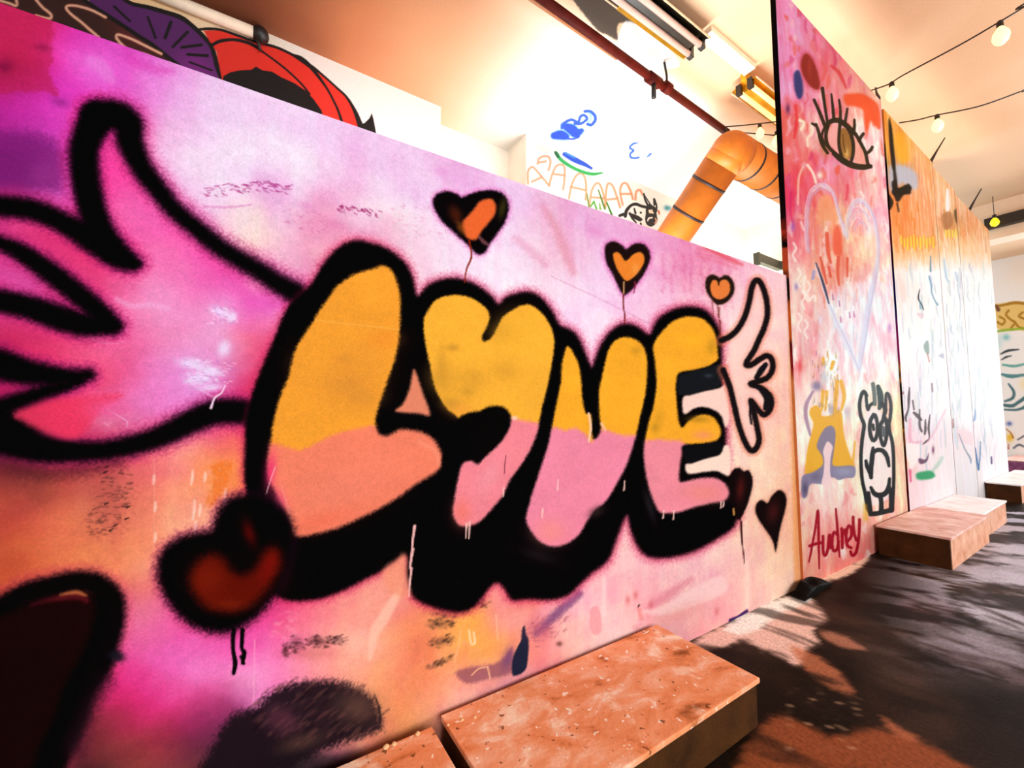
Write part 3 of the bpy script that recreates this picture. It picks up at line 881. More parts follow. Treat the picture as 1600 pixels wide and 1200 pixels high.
for a, b, rx, ry, an in ((690, 1002, 20, 7, -.25), (685, 1036, 18, 5, -.4), (700, 955, 24, 12, 0), (745, 940, 16, 8, 0), (685, 975, 18, 7, 0)):
    mp_.blob(a, b, rx, ry, (92, 62, 44), 0.5, an, .28)
    mp_.smudge(a, b, rx * 1.2, ry * 1.3, (74, 48, 36), 24, .6, 1.8, an)
mp_.smudge(540, 995, 40, 16, (244, 170, 160), 26, .5, 2.4)
mp_.smudge(450, 985, 30, 34, (246, 140, 170), 40, .5, 2.4)
mp_.smudge(690, 1040, 44, 70, (246, 156, 120), 46, .5, 2.6, 1.2)
mp_.smudge(1080, 400, 60, 30, (216, 96, 140), 50, .4, 1.6, 1.4)
mp_.smudge(1120, 440, 50, 34, (226, 120, 150), 50, .4, 1.5, 1.4)
mp_.smudge(650, 345, 50, 26, (232, 150, 186), 36, .4, 1.8, .3)
mp_.smudge(480, 345, 46, 16, (214, 100, 160), 40, .4, 1.6, .2)
mp_.smudge(850, 985, 40, 22, (150, 70, 96), 60, .45, 1.6, -.5)
mp_.smudge(1040, 960, 60, 20, (226, 130, 136), 50, .45, 1.6, -.5)
mp_.smudge(1205, 760, 26, 90, (250, 222, 204), 60, .5, 1.8, 1.5)
mp_.smudge(1215, 620, 18, 60, (232, 150, 120), 40, .4, 1.6, 1.5)
mp_.smudge(310, 735, 56, 46, (246, 160, 140), 60, .35, 2.2, 1.5)
mp_.smudge(170, 790, 40, 60, (180, 76, 70), 80, .4, 2.0, .3)
mp_.smudge(190, 660, 34, 14, (240, 150, 180), 40, .5, 1.6, -.3)
mp_.smudge(340, 300, 30, 8, (230, 150, 200), 20, .5, 1.8)
mp_.stroke([(632, 905, 3), (620, 930, 6), (600, 965, 9), (585, 990, 8), (578, 1030, 3)], (250, 192, 168), 4, 0.75)
mp_.blob(555, 1005, 24, 18, (250, 186, 166), 0.5)
mp_.stroke([(733, 985), (736, 1005), (742, 1004), (740, 988)], (252, 220, 180), 1, 0.8, r=1.4)
mp_.stroke([(720, 985), (716, 1010), (710, 1035)], (250, 190, 140), 1, 0.6, r=1)
mp_.stroke([(775, 960), (778, 1000)], (250, 190, 160), 1, 0.6, r=1.2)
mp_.poly([(712, 1052), (735, 1042), (760, 1040), (785, 1030), (800, 1012), (803, 1045), (790, 1055), (760, 1062), (730, 1068)], (142, 80, 92), 4, 0.8)
mp_.blob(793, 1030, 9, 20, (112, 66, 112), 0.7, .3)
mp_.stroke([(737, 1055), (748, 1045), (762, 1042)], (246, 180, 140), .8, .9, r=1)
mp_.stroke([(762, 1042), (766, 1060)], (246, 180, 140), .8, .9, r=1.2)
mp_.poly([(800, 1052), (801, 1030), (808, 1012), (814, 1000), (816, 982), (820, 978), (822, 990), (826, 1000), (825, 1030), (820, 1048), (805, 1056)], (26, 30, 52), 1.6, 0.97)
mp_.stroke([(838, 990, 4), (858, 970, 6), (880, 950, 7), (905, 928, 6)], (110, 62, 112), 5, 0.75)
mp_.blob(845, 985, 22, 14, (176, 86, 112), 0.6)
mp_.blob(874, 1006, 5, 4, (96, 52, 46), 0.8)
mp_.poly([(923, 952), (936, 950), (940, 985), (928, 992), (922, 980)], (228, 140, 150), 2, 0.6)
mp_.stroke([(1080, 905, 4), (1050, 925, 7), (1025, 942, 6), (1010, 950, 3)], (224, 130, 146), 6, 0.7)
mp_.poly([(1005, 955), (1040, 945), (1090, 915), (1128, 900), (1134, 925), (1090, 945), (1040, 962)], (250, 206, 202), 4, 0.7)
mp_.blob(1060, 960, 50, 12, (238, 150, 140), 0.5, -.35)
for a, b in ((981, 938), (993, 930), (1017, 945), (1120, 955)):
    mp_.blob(a, b, 4, 7, (206, 96, 100), 0.6)
mp_.stroke([(997, 948, 1.4), (999, 945, 1)], (30, 16, 20), .8)
mp_.stroke([(998, 950, 3), (1002, 966, 4)], (224, 120, 120), 2, .5)
mp_.stroke([(944, 905, 3), (944, 960, 4)], (251, 214, 214), 3, .6)
mp_.stroke([(1167, 880, 3), (1168, 950, 3)], (251, 214, 200), 3, .6)
mp_.poly([(1138, 975), (1139, 967), (1152, 962), (1168, 951), (1170, 956), (1152, 967)], (70, 42, 96), 0.8, 1.0, smooth=False)
mp_.stroke([(1236, 435, 4), (1238, 600, 4), (1242, 760, 4), (1246, 905, 5)], (240, 152, 84), 4, 0.75)
mp_.stroke([(1215, 560, 3), (1216, 660, 4), (1222, 780, 5), (1226, 900, 5)], (246, 186, 160), 5, 0.35)
# ---- overspray glow round the black lines
BLK = (6, 3, 5)
WA = [(150, 186, 26), (132, 230, 23), (134, 280, 22), (145, 330, 21), (160, 365, 20), (185, 395, 17), (208, 410, 9)]
WB = [(150, 182, 24), (180, 180, 22), (200, 195, 22), (203, 220, 20), (220, 260, 16), (250, 300, 14), (272, 327, 13), (302, 353, 13), (348, 390, 13), (400, 420, 13), (432, 441, 14), (462, 458, 16)]
WC = [(-20, 320, 16), (0, 322, 16), (50, 328, 16), (100, 349, 16), (140, 372, 19), (175, 396, 18), (200, 410, 12), (216, 413, 5)]
WD = [(-10, 376, 9), (6, 382, 11), (28, 392, 13), (62, 414, 15), (100, 442, 16), (137, 472, 16), (162, 494, 15), (182, 509, 10)]
WE = [(-20, 468, 17), (0, 470, 17), (50, 482, 18), (100, 499, 19), (135, 508, 17), (172, 510, 12)]
WF = [(-20, 566, 24), (0, 570, 24), (37, 580, 20), (75, 586, 16), (112, 589, 12), (140, 585, 8)]
WH = [(126, 596, 5), (100, 604, 9), (70, 612, 11), (30, 626, 12), (-10, 640, 14)]
WG = [(-20, 672, 38), (2, 674, 36), (30, 690, 27), (75, 703, 20), (150, 705, 15), (200, 697, 15), (250, 682, 16), (300, 658, 18), (337, 644, 19), (370, 643, 19), (392, 645, 18)]
WING = [WA, WB, WC, WD, WE, WF, WH, WG]
for s_ in WING:
    mp_.stroke(s_, (228, 36, 120), 16, 0.55, grow=10, rough=0.6)
LOVE = [(383, 700), (384, 660), (390, 630), (402, 592), (425, 537), (450, 480), (485, 445), (507, 410), (532, 385), (555, 376), (580, 380), (607, 390), (632, 410), (645, 435), (652, 462), (670, 445), (695, 436), (720, 436), (747, 447), (767, 462), (779, 475), (790, 465), (802, 460), (825, 456), (845, 465), (862, 485), (875, 508), (887, 513), (900, 522), (910, 540), (919, 562), (925, 573), (930, 560), (940, 537), (955, 517), (975, 506), (995, 510), (1010, 521), (1017, 520), (1027, 500), (1045, 487), (1065, 480), (1087, 480), (1105, 487), (1120, 507), (1127, 530), (1128, 565), (1130, 600), (1133, 640), (1134, 675), (1134, 700), (1136, 740), (1150, 745), (1154, 790), (1147, 822), (1120, 842), (1087, 860), (1057, 869), (1032, 872), (1012, 869), (997, 855), (986, 830), (979, 806), (965, 837), (950, 875), (925, 895), (907, 912), (887, 930), (862, 937), (825, 936), (800, 937), (788, 920), (777, 911), (765, 918), (752, 935), (735, 952), (712, 956), (675, 948), (645, 932), (635, 900), (636, 872), (628, 870), (600, 890), (570, 905), (530, 925), (490, 937), (440, 935), (410, 900), (395, 800), (386, 775), (382, 740)]
HEART_A = [(248, 890), (255, 862), (275, 845), (300, 836), (330, 830), (338, 812), (346, 793), (366, 778), (392, 775), (420, 785), (445, 805), (456, 830), (452, 870), (442, 900), (430, 925), (412, 950), (390, 970), (360, 985), (330, 986), (295, 972), (268, 945), (252, 915)]
HEART_B = [(-60, 1230, 26), (-110, 1120, 24), (-120, 1040, 20), (-90, 985, 18), (-50, 962, 17), (0, 946, 16), (40, 928, 17), (75, 918, 17), (120, 908, 16), (150, 914, 19), (170, 935, 23), (172, 962, 24), (162, 1005, 25), (148, 1040, 27), (125, 1080, 26), (108, 1130, 26), (84, 1180, 26), (66, 1230, 26)]
H1 = [(677, 322), (680, 306), (695, 299), (712, 302), (722, 308), (740, 301), (765, 297), (785, 302), (795, 320), (790, 345), (777, 365), (766, 380), (757, 395), (745, 397), (736, 388), (725, 378), (708, 362), (690, 345)]
H2 = [(945, 396), (947, 382), (960, 377), (973, 384), (979, 389), (990, 381), (1005, 381), (1014, 391), (1016, 405), (1008, 425), (998, 440), (986, 454), (976, 461), (968, 452), (958, 430), (948, 412)]
H3 = [(1102, 445), (1104, 434), (1112, 429), (1120, 431), (1125, 434), (1132, 430), (1140, 432), (1147, 443), (1147, 456), (1140, 468), (1130, 475), (1120, 476), (1112, 468), (1105, 458)]
H4 = [(1140, 748), (1146, 734), (1155, 731), (1162, 736), (1170, 735), (1176, 748), (1174, 768), (1166, 793), (1156, 812), (1148, 806), (1143, 782)]
H5 = [(1180, 797), (1183, 786), (1191, 781), (1199, 786), (1206, 775), (1216, 766), (1225, 769), (1229, 781), (1227, 796), (1222, 815), (1217, 836), (1212, 862), (1207, 845), (1194, 825), (1184, 810)]
mp_.poly(LOVE, (226, 50, 100), 9, 0.5, grow=8, rough=0.7)
mp_.poly(HEART_A, (226, 50, 120), 12, 0.5, grow=10)
mp_.stroke(HEART_B, (206, 50, 90), 14, 0.5, grow=8)
for h_ in (H1, H2):
    mp_.poly(h_, (226, 70, 170), 6, 0.55, grow=3)
mp_.poly(H3, (222, 120, 120), 5, 0.4, grow=2)
for h_ in (H4, H5):
    mp_.poly(h_, (226, 120, 100), 5, 0.4, grow=2)
# ---- black lines of the left wing
for s_ in WING:
    mp_.stroke(s_, (60, 8, 52), 13, 0.55, grow=4, rough=0.4)
for s_ in WING:
    mp_.stroke(s_, BLK, 8.0, 0.99, rough=0.35)
mp_.blob(40, 665, 40, 34, BLK, 0.9)
mp_.poly([(22, 648), (60, 632), (110, 622), (190, 616), (160, 640), (120, 684), (80, 678), (48, 664)], (236, 54, 92), 8, 0.9)
mp_.blob(170, 640, 36, 20, (238, 90, 150), 0.7)
mp_.stroke([(-10, 720, 10), (60, 738, 12), (130, 735, 9), (190, 722, 6)], (60, 22, 26), 12, 0.5)
mp_.stroke([(352, 602, 1), (346, 614, 1.2), (336, 621, 1.6), (332, 630, 1.6), (330, 637, 2.2)], (246, 206, 232), .9, .95)
mp_.stroke([(300, 600), (318, 612), (332, 620)], (240, 200, 236), 1.2, .5, r=1)
# ---- outline of the word, then its gaps and fills
mp_.poly(LOVE, (120, 20, 50), 7, 0.5, grow=3, rough=0.5)
mp_.poly(LOVE, BLK, 4.5, 0.995, rough=0.45)
mp_.poly([(1067, 622), (1082, 615), (1122, 607), (1134, 604), (1140, 650), (1134, 668), (1128, 652), (1120, 643), (1102, 636), (1085, 638), (1069, 647)], (250, 204, 190), 2.2, 1)
mp_.poly([(1071, 726), (1080, 724), (1100, 717), (1125, 710), (1131, 697), (1140, 700), (1140, 742), (1120, 736), (1097, 738), (1075, 740)], (250, 214, 196), 2.2, 1)
mp_.poly([(646, 578), (652, 588), (660, 612), (672, 648), (655, 646), (636, 645), (618, 642), (630, 630), (640, 606)], (238, 136, 104), 3.5, 0.95)
mp_.poly([(598, 893), (618, 876), (632, 866), (636, 900), (640, 930), (610, 925)], (240, 146, 116), 6, 0.8)
LF = [(600, 414), (615, 425), (622, 442), (626, 460), (627, 490), (625, 525), (619, 560), (612, 580), (605, 600), (594, 632), (588, 655), (591, 675), (600, 681), (612, 678), (625, 671), (642, 672), (664, 677), (680, 690), (690, 710), (689, 725), (682, 737), (650, 757), (610, 785), (570, 806), (530, 824), (495, 834), (472, 838), (460, 836), (454, 820), (444, 795), (430, 767), (420, 748), (418, 722), (421, 695), (425, 665), (431, 637), (440, 610), (450, 587), (458, 552), (468, 532), (487, 503), (498, 484), (510, 468), (525, 447), (552, 428), (578, 420)]
OF = [(665, 490), (682, 467), (712, 460), (737, 465), (759, 480), (766, 496), (761, 512), (754, 525), (757, 533), (768, 526), (777, 510), (785, 495), (800, 484), (816, 476), (832, 477), (850, 492), (862, 512), (867, 532), (865, 555), (861, 580), (856, 605), (849, 632), (844, 655), (839, 677), (830, 700), (815, 725), (797, 750), (785, 775), (767, 797), (750, 815), (732, 822), (717, 820), (708, 803), (710, 780), (715, 752), (722, 726), (740, 700), (716, 655), (700, 641), (686, 622), (677, 600), (672, 575), (664, 537), (661, 507)]
VF = [(887, 540), (897, 552), (905, 570), (909, 595), (910, 615), (912, 630), (916, 645), (924, 648), (925, 675), (929, 686), (938, 674), (936, 650), (935, 625), (936, 605), (940, 588), (944, 570), (950, 547), (960, 532), (975, 526), (992, 529), (1005, 540), (1011, 556), (1012, 578), (1010, 610), (1006, 630), (1000, 655), (996, 675), (990, 694), (984, 713), (975, 735), (960, 762), (946, 784), (930, 797), (917, 815), (905, 835), (886, 849), (865, 854), (845, 847), (830, 830), (822, 812), (825, 795), (832, 770), (842, 740), (851, 712), (858, 690), (862, 665), (867, 640), (872, 615), (876, 595), (877, 572), (881, 552)]
EF = [(1020, 540), (1032, 520), (1050, 502), (1072, 494), (1095, 496), (1112, 510), (1120, 530), (1122, 550), (1122, 562), (1110, 571), (1087, 578), (1062, 583), (1057, 598), (1057, 614), (1059, 637), (1061, 657), (1066, 667), (1076, 657), (1095, 647), (1112, 650), (1122, 660), (1127, 675), (1122, 687), (1108, 692), (1087, 694), (1067, 696), (1065, 712), (1062, 730), (1062, 752), (1075, 751), (1095, 747), (1117, 747), (1132, 755), (1139, 770), (1132, 782), (1112, 786), (1087, 792), (1062, 800), (1045, 802), (1030, 799), (1020, 780), (1012, 755), (1007, 725), (1006, 700), (1008, 682), (1013, 660), (1020, 637), (1024, 612), (1025, 595), (1022, 562)]


def fill(poly, top, low, line, soft=3.0):
    """two-colour filling of one letter: yellow above the hand-drawn line, pink below"""
    keep = mp_.c.copy()
    mp_.poly(poly, top, soft, 1, rough=0.6)
    sm = smooth_closed(poly)
    x0, x1 = sm[:, 0].min() - 8, sm[:, 0].max() + 8
    body = list(line) + [(x1, line[-1][1]), (x1, sm[:, 1].max() + 12), (x0, sm[:, 1].max() + 12), (x0, line[0][1])]
    before = mp_.c.copy()
    mp_.poly(body, low, 4.5, 1, smooth=False, rough=0.8)
    # only where the letter itself was filled
    f = np.abs(before - keep).sum(1) / (np.abs(np.asarray(top, float) - keep).sum(1) + 1e-6)
    f = np.clip(f, 0, 1)[:, None]
    ch = mp_.c.copy()
    mp_.c = keep * (1 - f) + ch * f
    m = f[:, 0] > 0.02
    k = np.clip(1 + 0.10 * e0 + 0.05 * e2, .8, 1.2)
    mp_.c[m] *= k[m][:, None]


OR, PK = (243, 158, 46), (240, 128, 140)
fill(LF, (243, 154, 48), (240, 124, 96), [(410, 690), (430, 694), (452, 700), (468, 704), (485, 698), (505, 686), (530, 676), (556, 670), (580, 665), (600, 668), (620, 660), (660, 655), (700, 655)], 4.5)
fill(OF, (245, 170, 52), (240, 130, 142), [(655, 660), (730, 668), (780, 664), (800, 652), (812, 656), (835, 660), (850, 664), (870, 662)])
fill(VF, (246, 166, 42), (238, 132, 158), [(850, 670), (868, 668), (884, 673), (900, 668), (912, 676), (924, 690), (940, 670), (952, 674), (972, 680), (992, 680), (1010, 684)])
fill(EF, (246, 166, 42), (238, 136, 150), [(1000, 686), (1012, 688), (1028, 686), (1045, 688), (1062, 688), (1080, 700), (1142, 700)])
mp_.blob(1098, 680, 16, 7, (242, 144, 92), 0.9)
mp_.blob(423, 735, 9, 30, (236, 44, 110), 0.75, .1)
mp_.blob(438, 780, 10, 22, (238, 70, 120), 0.6, -.4)
mp_.stroke([(430, 730, .8), (422, 752, .8), (416, 772, .6)], (250, 190, 200), .7, .7)
mp_.stroke([(440, 760, 1), (452, 800, 1), (458, 832, 1)], (250, 150, 140), 1, .6)
for a, b, rx, ry, al in ((540, 600, 46, 28, .5), (570, 560, 40, 30, .22), (535, 562, 14, 9, .4), (570, 622, 26, 14, .4), (465, 575, 20, 30, .15)):
    mp_.blob(a, b, rx, ry, (206, 130, 52), al)
for a, b, rx, ry, al in ((707, 543, 10, 6, .7), (690, 590, 22, 24, .5), (740, 590, 24, 18, .35), (730, 612, 12, 8, .5), (790, 520, 26, 16, .35), (790, 580, 22, 20, .35), (705, 630, 16, 10, .6), (690, 565, 8, 30, .35)):
    mp_.blob(a, b, rx, ry, (190, 132, 44), al)
mp_.blob(720, 640, 20, 12, (240, 150, 60), .5)
for a, b, rx, ry, al in ((1024, 668, 8, 8, .5), (1030, 650, 10, 16, .25), (995, 548, 10, 8, .35), (1112, 542, 8, 12, .5), (1092, 655, 18, 6, .6)):
    mp_.blob(a, b, rx, ry, (160, 116, 30), al)
mp_.blob(1080, 532, 24, 14, (250, 176, 36), .6)
mp_.blob(805, 520, 30, 30, (248, 176, 50), .5)
mp_.stroke([(492, 500, .8), (520, 503, 1), (560, 508, .8), (592, 511, 1.2), (624, 515, 1)], (248, 180, 80), .9, .6)
mp_.blob(600, 530, 26, 14, (236, 130, 40), .4)
mp_.blob(540, 760, 70, 30, (240, 130, 110), .35, -.3)
mp_.blob(500, 815, 60, 14, (240, 96, 70), .35, -.25)
mp_.stroke([(655, 690), (680, 705), (686, 725)], (250, 150, 120), 3, .5, r=3)
mp_.blob(860, 830, 26, 20, (242, 140, 128), .6)
mp_.blob(722, 800, 14, 22, (240, 112, 92), .6)
mp_.blob(765, 745, 14, 28, (240, 150, 160), .6, .5)
mp_.blob(1100, 770, 30, 14, (240, 134, 122), .7)
# inner strokes over the fills
mp_.poly([(709, 668), (717, 653), (732, 645), (750, 642), (762, 636), (780, 634), (794, 642), (799, 657), (792, 677), (777, 697), (760, 712), (747, 725), (737, 720), (724, 721), (708, 715), (690, 720)], BLK, 3, .99)
mp_.poly([(1124, 568), (1100, 576), (1062, 585), (1057, 600), (1060, 617), (1078, 618), (1100, 611), (1124, 605), (1130, 590)], (22, 24, 28), 2, .98, smooth=False)
mp_.poly([(1068, 698), (1100, 694), (1126, 690), (1130, 698), (1124, 710), (1100, 717), (1080, 724), (1069, 721)], (14, 14, 16), 2, .98, smooth=False)
mp_.blob(1107, 587, 7, 3, (60, 66, 76), .7)
mp_.blob(842, 868, 30, 10, (34, 26, 28), .6, .3)
mp_.blob(1015, 790, 6, 26, (50, 44, 48), .5, -.3)
mp_.blob(932, 800, 14, 8, (52, 34, 32), .7, -.5)
mp_.blob(440, 900, 16, 30, (30, 6, 6), .6)
for a, b, c, l in ((648, 822, 2.2, 36), (645, 858, 2.4, 30), (643, 888, 1.8, 44)):
    mp_.stroke([(a, b, c), (a - 3, b + l * .6, c * .8), (a - 4, b + l, c * .6)], (246, 182, 178), .8, .95)
for a, b, l in ((729, 818, 22), (734, 815, 26), (787, 762, 14), (1037, 798, 12), (1053, 798, 14), (1127, 784, 10), (1131, 784, 8), (976, 752, 14), (872, 750, 16), (848, 795, 14)):
    mp_.stroke([(a, b, 1.2), (a - 1, b + l, 1.0)], (250, 196, 186), .6, .9)
mp_.stroke([(920, 646, 1.6), (923, 668, 1.8), (920, 690, 1.4)], (250, 200, 170), .8, .9)
mp_.stroke([(940, 662, 2), (946, 672, 1.5)], (250, 190, 170), 1, .8)
mp_.blob(804, 653, 5, 3, (250, 210, 196), .9)
mp_.stroke([(790, 712, .8), (788, 740, .8)], (90, 30, 40), .6, .7)
# ---- hearts
mp_.poly(HEART_A, (40, 8, 30), 13, .6, grow=5)
mp_.poly(HEART_A, BLK, 9, .99, grow=1)
mp_.poly([(298, 912), (305, 885), (325, 868), (348, 872), (362, 890), (382, 896), (402, 880), (418, 860), (434, 862), (438, 882), (428, 905), (410, 930), (385, 950), (350, 956), (318, 945)], (98, 16, 6), 13, .95)
mp_.blob(325, 905, 26, 26, (124, 28, 12), .6)
mp_.blob(390, 835, 9, 22, (96, 10, 6), .8, -.3)
mp_.blob(418, 885, 14, 26, (120, 14, 10), .8, .4)
mp_.blob(360, 945, 30, 10, (128, 36, 14), .4)
mp_.blob(382, 870, 22, 24, (10, 4, 6), .9)
for a, b in ((365, 1052), (379, 1036)):
    mp_.stroke([(a, 984, 3.6), (a - 1, 1012, 3.2), (a + 2.5, b - 16, 3.8), (a, b, 3)], BLK, 1, .98)
mp_.stroke([(376, 1026, 2), (381, 1037, 2.4)], BLK, 1, .98)
mp_.poly([(-50, 960), (40, 934), (75, 926), (110, 916), (146, 924), (166, 950), (158, 1000), (130, 1060), (110, 1120), (84, 1180), (60, 1240), (-60, 1240), (-110, 1120), (-118, 1040), (-90, 990)], (22, 2, 2), 8, .99)
mp_.stroke([(50, 944, 3), (85, 934, 4), (115, 930, 5), (136, 938, 4)], (92, 18, 26), 5, .8)
mp_.stroke([(100, 929, 1.5), (118, 926, 2.4), (130, 929, 1.6)], (206, 112, 66), 2.5, .8)
mp_.stroke(HEART_B, BLK, 9, .985, rough=.35)
mp_.blob(100, 934, 30, 5, (100, 20, 30), .6, -.1)
mp_.stroke([(95, 929, 2), (118, 925, 3), (134, 930, 2)], (196, 104, 60), 3, .7)
mp_.blob(182, 1025, 14, 10, (22, 20, 30), .9, .2, .2)
mp_.stroke([(168, 1062, 10), (140, 1110, 12), (116, 1170, 14)], (40, 16, 26), 14, .6)
mp_.poly(H1, BLK, 3, .985)
mp_.poly([(741, 326), (748, 316), (760, 311), (770, 312), (775, 324), (772, 337), (762, 350), (752, 362), (744, 374), (732, 373), (724, 362), (722, 348), (730, 338)], (242, 104, 48), 3, .96)
mp_.blob(712, 335, 10, 16, (74, 26, 12), .8, -.5, .2)
mp_.blob(720, 356, 6, 12, (140, 70, 24), .7, -.5, .3)
mp_.blob(785, 325, 6, 18, (70, 60, 20), .6, .2, .2)
mp_.stroke([(748, 370, 2), (756, 378, 3), (762, 382, 2)], (200, 110, 120), 2, .5)
mp_.stroke([(733, 376, 1.4), (736, 392, 1.4), (736, 404, 1.6), (730, 418, 1.4), (727, 430, 1.2), (726, 441, 1.0)], (140, 34, 14), .7, .95)
mp_.poly(H2, (24, 12, 10), 2.4, .985)
mp_.poly([(958, 398), (964, 394), (970, 398), (976, 407), (982, 405), (990, 397), (1000, 394), (1006, 400), (1006, 411), (999, 423), (990, 433), (979, 439), (970, 430), (962, 415)], (238, 130, 44), 1.6, .98)
mp_.blob(993, 420, 6, 8, (246, 170, 90), .5)
mp_.stroke([(975, 440, .9), (975, 458, .8)], (240, 170, 110), .5, .9)
mp_.stroke([(974, 460, 1.1), (974, 478, 1.1), (976, 492, 1.1), (976, 506, .9)], (120, 22, 24), .6, .95)
mp_.stroke([(992, 440, 1.1), (992, 450, 1), (990, 458, .8)], (130, 30, 60), .6, .9)
mp_.poly(H3, (34, 20, 14), 1.8, .985)
mp_.poly([(1110, 446), (1114, 438), (1120, 439), (1123, 446), (1126, 439), (1134, 437), (1140, 444), (1140, 456), (1134, 464), (1124, 468), (1115, 464), (1111, 456)], (232, 124, 58), 1.4, .98)
mp_.stroke([(1123, 437, .8), (1123, 446, .8)], (34, 20, 14), .6)
for a, b, l in ((1113, 470, 24), (1121, 478, 18), (1124, 480, 40), (1126, 500, 28)):
    mp_.stroke([(a, b, .8), (a + 1, b + l, .7)], (110, 40, 26), .5, .85)
for h_, c1 in ((H4, (62, 16, 16)), (H5, (58, 20, 20))):
    mp_.poly(h_, (16, 8, 9), 1.8, .985)
mp_.blob(1157, 764, 7, 20, (84, 22, 20), .8, .1)
mp_.blob(1208, 800, 10, 18, (74, 22, 22), .75, .2)
mp_.stroke([(1146, 795, 1.2), (1147, 804, 1.4)], (206, 140, 70), .7, .9)
mp_.stroke([(1157, 810, 1.2), (1158, 838, 1), (1161, 858, 1), (1163, 880, .8)], (60, 12, 18), .6, .95)
mp_.stroke([(1159, 815, 1), (1160, 850, .8)], (60, 12, 18), .6, .9)
# ---- small right wing
RW = [[(1127, 532), (1140, 526), (1153, 514), (1164, 494), (1171, 470), (1174, 452), (1179, 440), (1186, 439), (1193, 452), (1198, 472), (1199, 492), (1194, 512), (1186, 530), (1178, 548), (1169, 562), (1166, 570), (1174, 570), (1186, 562), (1198, 556), (1206, 562), (1207, 577), (1199, 590), (1184, 596), (1173, 600), (1184, 604), (1197, 612), (1205, 624), (1203, 640), (1194, 648), (1186, 642), (1177, 630), (1173, 627), (1178, 645), (1183, 668), (1186, 688), (1180, 702), (1172, 703), (1163, 688), (1154, 662), (1147, 632), (1140, 604), (1130, 578)]]
for s_ in RW:
    mp_.stroke(s_, (226, 110, 80), 4, .5, r=5, grow=4)
mp_.poly([(1140, 536), (1160, 512), (1178, 466), (1185, 446), (1195, 480), (1188, 520), (1168, 560), (1172, 575), (1198, 562), (1202, 575), (1176, 598), (1198, 616), (1200, 640), (1174, 624), (1182, 690), (1172, 696), (1152, 640), (1142, 590)], (249, 200, 190), 3, .6)
for s_ in RW:
    mp_.stroke(s_, (20, 14, 16), 1.7, .985, r=4.6)
mp_.stroke([(1196, 570, 4), (1190, 578, 5), (1182, 590, 4)], (22, 18, 22), 1.5)
mp_.stroke([(1186, 606, 3), (1198, 622, 5), (1196, 638, 4)], (22, 18, 22), 1.5)
mp_.stroke([(1174, 628, 2), (1172, 645, 2), (1174, 662, 1.6)], (22, 18, 22), 1.2)
# ---- fine spray grain over everything
mp_.c *= np.clip(1 + 0.10 * mp_.n1, .8, 1.2)[:, None]
mur = mp_.albedo(0.80)

part_ = empty('painted_partition', (0, 1.5, 0), 'long low pink plywood partition wall with LOVE graffiti in orange bubble letters', 'partition')
REG = [
    ('painted_letter', 'orange and pink letter L with thick black outline', [(380, 620), (400, 560), (440, 470), (500, 400), (555, 370), (610, 388), (645, 425), (652, 462), (650, 600), (672, 650), (700, 690), (705, 740), (640, 868), (600, 892), (530, 928), (470, 940), (440, 935), (456, 835), (440, 800), (395, 790), (378, 740)]),
    ('painted_letter', 'orange and pink letter O shaped like a heart', [(652, 462), (690, 433), (740, 440), (779, 472), (820, 452), (860, 478), (878, 512), (874, 570), (858, 660), (835, 720), (805, 790), (810, 850), (790, 922), (765, 922), (735, 958), (690, 956), (640, 935), (634, 868), (705, 740), (700, 690), (672, 650), (650, 600)]),
    ('painted_letter', 'orange and pink letter V with thick black outline', [(878, 512), (905, 525), (925, 570), (940, 532), (975, 503), (1017, 520), (1020, 580), (1012, 640), (1000, 690), (985, 730), (979, 806), (955, 872), (905, 918), (865, 942), (800, 940), (790, 922), (810, 850), (805, 790), (835, 720), (858, 660), (874, 570)]),
    ('painted_letter', 'orange and pink letter E with black drop shadow', [(1017, 520), (1040, 488), (1087, 476), (1122, 500), (1130, 560), (1136, 650), (1135, 740), (1140, 800), (1145, 824), (1090, 862), (1030, 876), (995, 858), (979, 806), (985, 730), (1000, 690), (1012, 640), (1020, 580)]),
    ('painted_wing', 'large hot pink wing outlined in black', [(-40, 300), (100, 300), (108, 200), (150, 150), (215, 160), (235, 240), (320, 345), (440, 425), (470, 450), (440, 490), (400, 560), (380, 620), (380, 664), (320, 672), (240, 702), (150, 725), (60, 728), (-40, 722)]),
    ('painted_wing', 'small pale pink wing outlined in black', [(1130, 525), (1160, 495), (1174, 440), (1190, 432), (1204, 480), (1190, 530), (1210, 555), (1208, 590), (1208, 640), (1190, 655), (1190, 700), (1172, 710), (1150, 660), (1134, 590)]),
    ('painted_heart', 'big dark red heart beside the letter L', HEART_A),
    ('painted_heart', 'black outlined dark heart at the lower left corner', [(-160, 1000), (-60, 935), (60, 895), (130, 888), (180, 905), (202, 950), (190, 1010), (170, 1080), (130, 1170), (100, 1260), (-100, 1260), (-150, 1100)]),
    ('painted_heart', 'tilted orange heart above the letter O', H1),
    ('painted_heart', 'orange heart dripping onto the letter V', H2),
    ('painted_heart', 'small orange heart above the letter E', H3),
    ('painted_heart', 'dark red heart at the foot of the letter E', H4),
    ('painted_heart', 'dark heart furthest right', H5),
]
FC = P[Q].mean(1)
fx, fy = chart(FC)
owner = np.zeros(len(Q), int)
for k, (_, _, pl) in enumerate(REG):
    m = inside(fx, fy, np.asarray(pl, float)) & (owner == 0)
    owner[m] = k + 1
grid_mesh('painted_face', P, Q[owner == 0], mur, M_PAINT, part_)
for k, (nm, lb, _) in enumerate(REG):
    q = Q[owner == k + 1]
    if len(q):
        put(grid_mesh(nm, P, q, mur, M_PAINT, part_), lb)
M_EDGE = plain('raw_board', (206, 170, 150), 0.7, var=0.15, scale=20)
bm = bmesh.new()
vs = []
